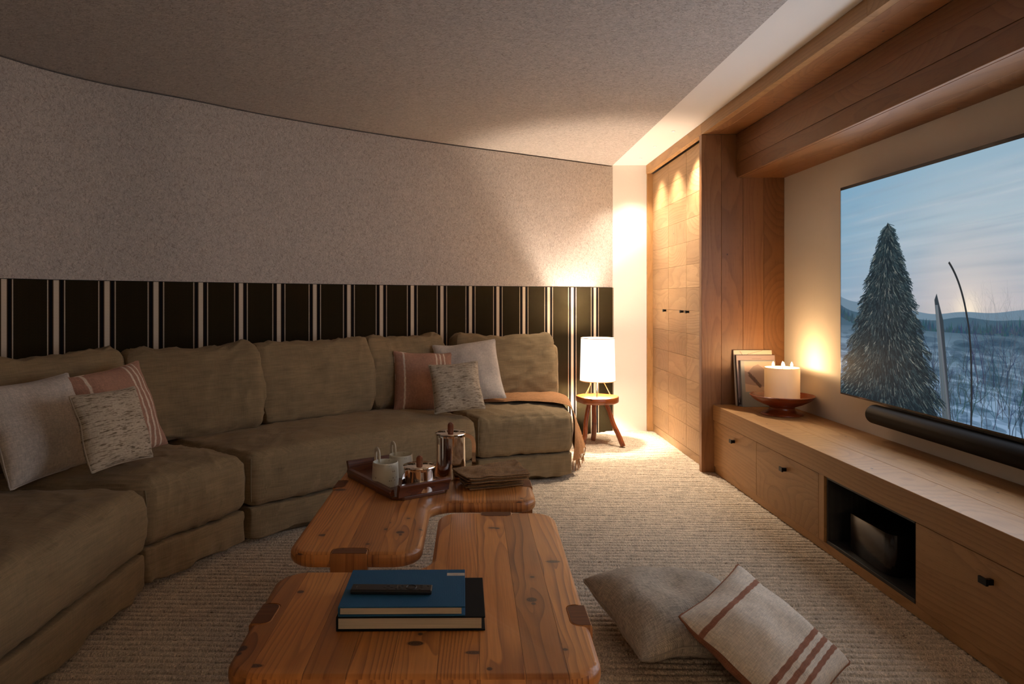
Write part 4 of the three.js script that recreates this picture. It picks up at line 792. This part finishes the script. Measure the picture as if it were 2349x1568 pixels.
{
  const t = thing('candle', 'thick ivory pillar candle with four burning wicks', 'candle', BOWL.clone().add(new THREE.Vector3(0, 0.0715, 0)));
  const H = 0.212, r = 0.099, P = [[0, 0], [r - 0.004, 0], [r, 0.004], [r, H - 0.004], [r - 0.003, H], [r - 0.012, H - 0.004], [r - 0.03, H - 0.010], [0, H - 0.012]].map(q => new THREE.Vector2(...q));
  part('wax', toCreasedNormals(new THREE.LatheGeometry(P, 64), 0.7), phys({ color: new THREE.Color(0.86, 0.76, 0.6), roughness: 0.75, transmission: 0.22, thickness: 0, side: THREE.DoubleSide }), t);
  const F = [[0, 0], [0.0045, 0.003], [0.0075, 0.010], [0.0068, 0.018], [0.0035, 0.027], [0, 0.034]].map(q => new THREE.Vector2(...q));
  const flameGeo = new THREE.LatheGeometry(new THREE.SplineCurve(F).getPoints(20), 20), flameMat = std({ color: 0x000000, emissive: new THREE.Color(1, 0.72, 0.36), emissiveIntensity: 9 });
  for (const [x, z] of [[-0.048, -0.012], [-0.004, 0.030], [0.012, -0.018], [0.052, 0.014]]) {
    const w = part('wick', new THREE.CylinderGeometry(0.0012, 0.0012, 0.012, 8).translate(x, H - 0.006, z), wickMat, t);
    part('flame', flameGeo.clone().translate(x, H + 0.002, z), flameMat, w, 'bright candle flame');
    const L = new THREE.PointLight(FLAME, FLAME_POWER, 0, 2); L.position.set(x, H + 0.014, z); L.castShadow = true; L.shadow.radius = 0.5; L.name = 'flame_glow'; t.add(L);
  }
}
{ // picture books stood against the side panel
  const coverLines = canvasTexture(256, 320, (g, w, h) => { const r = rng(12); g.fillStyle = 'rgb(226,212,196)'; g.fillRect(0, 0, w, h); g.strokeStyle = 'rgba(110,80,66,0.8)'; g.lineWidth = 1.6; for (let k = 0; k < 26; k++) { g.beginPath(); g.moveTo(w * r(), h * r()); g.lineTo(w * r(), h * r()); g.stroke(); } });
  const coverDusk = canvasTexture(256, 320, (g, w, h) => {
    const r = rng(13), s = g.createLinearGradient(0, 0, 0, h); s.addColorStop(0, 'rgb(168,148,150)'); s.addColorStop(0.5, 'rgb(180,160,158)'); s.addColorStop(1, 'rgb(120,118,132)'); g.fillStyle = s; g.fillRect(0, 0, w, h);
    g.strokeStyle = 'rgba(90,76,80,0.8)'; g.lineWidth = 2; g.beginPath(); g.moveTo(w * 0.4, 22); g.lineTo(w * 0.65, 22); g.stroke();
    for (let k = 0; k < 400; k++) { const x = w * r(), y = h * (0.86 + 0.14 * r()), l = 8 + 26 * r(); g.fillStyle = r() < 0.6 ? 'rgba(24,24,34,0.8)' : 'rgba(190,186,192,0.5)'; g.beginPath(); g.moveTo(x - 4, y + l * 0.5); g.lineTo(x, y - l); g.lineTo(x + 4, y + l * 0.5); g.fill(); }
  });
  const coverPeak = canvasTexture(256, 320, (g, w, h) => {
    const r = rng(14); g.fillStyle = 'rgb(150,156,162)'; g.fillRect(0, 0, w, h); g.fillStyle = 'rgb(196,170,156)'; g.fillRect(w * 0.10, h * 0.02, w * 0.9, h * 0.66);
    g.fillStyle = 'rgb(160,138,132)'; g.beginPath(); g.moveTo(w * 0.10, h * 0.22); g.lineTo(w * 0.2, h * 0.25); g.lineTo(w * 0.36, h * 0.12); g.lineTo(w * 0.5, h * 0.08); g.lineTo(w * 0.64, h * 0.16); g.lineTo(w * 0.8, h * 0.3); g.lineTo(w, h * 0.42); g.lineTo(w, h * 0.58); g.lineTo(w * 0.5, h * 0.56); g.lineTo(w * 0.10, h * 0.5); g.fill();
    for (let k = 0; k < 240; k++) { const t = r(), x = w * (0.2 + 0.3 * t + 0.05 * r()), y = h * (0.26 + 0.26 * t + 0.06 * r()); g.fillStyle = `rgba(${70 + 30 * r()},${54 + 24 * r()},${52 + 24 * r()},0.5)`; g.beginPath(); g.ellipse(x, y, 3 + 8 * r(), 2 + 4 * r(), 0.9, 0, 7); g.fill(); }
  });
  const book = (label, x0, x1, h, dFront, thick, face, edgeColor, lean) => {
    const t = thing('standing_book', label, 'book', V((x0 + x1) / 2, BT + 0.0008, dFront), 0, 'picture books against the side panel');
    t.rotation.x = -lean; const w = x1 - x0, edgeMat = std({ color: edgeColor, roughness: 0.7 });
    part('cover_board', new RoundedBoxGeometry(w, h, 0.0026, 1, 0.0008).translate(0, h / 2, -thick + 0.0013), edgeMat, t);
    part('spine', new RoundedBoxGeometry(0.0026, h, thick - 0.0054, 1, 0.0006).translate(-w / 2 + 0.0013, h / 2, -thick / 2), edgeMat, t);
    part('page_block', new THREE.BoxGeometry(w - 0.008, h - 0.006, thick - 0.0056).translate(-0.001, h / 2, -thick / 2), pages, t);
    const fc = part('front_cover', new RoundedBoxGeometry(w, h, 0.0026, 1, 0.0008).translate(0, h / 2, -0.0013), edgeMat, t);
    part('cover_print', new THREE.PlaneGeometry(w - 0.003, h - 0.003).translate(0, h / 2, 0.0003), std({ map: face, roughness: 0.45 }), fc, 'printed cover');
  };
  book('pale book with thin drawn lines, rearmost against the side panel', 1.723, 1.975, 0.362, 4.445, 0.012, coverLines, 0xd8cfc2, 0.135);
  book('mauve book with a dusk photograph, middle of the standing books', 1.730, 1.985, 0.332, 4.425, 0.015, coverDusk, 0x2c2a30, 0.135);
  book('blue-grey book with a mountain picture, frontmost beside the candle', 1.748, 1.975, 0.298, 4.402, 0.020, coverPeak, 0x8f979c, 0.135);
}

renderer.render(scene, camera);
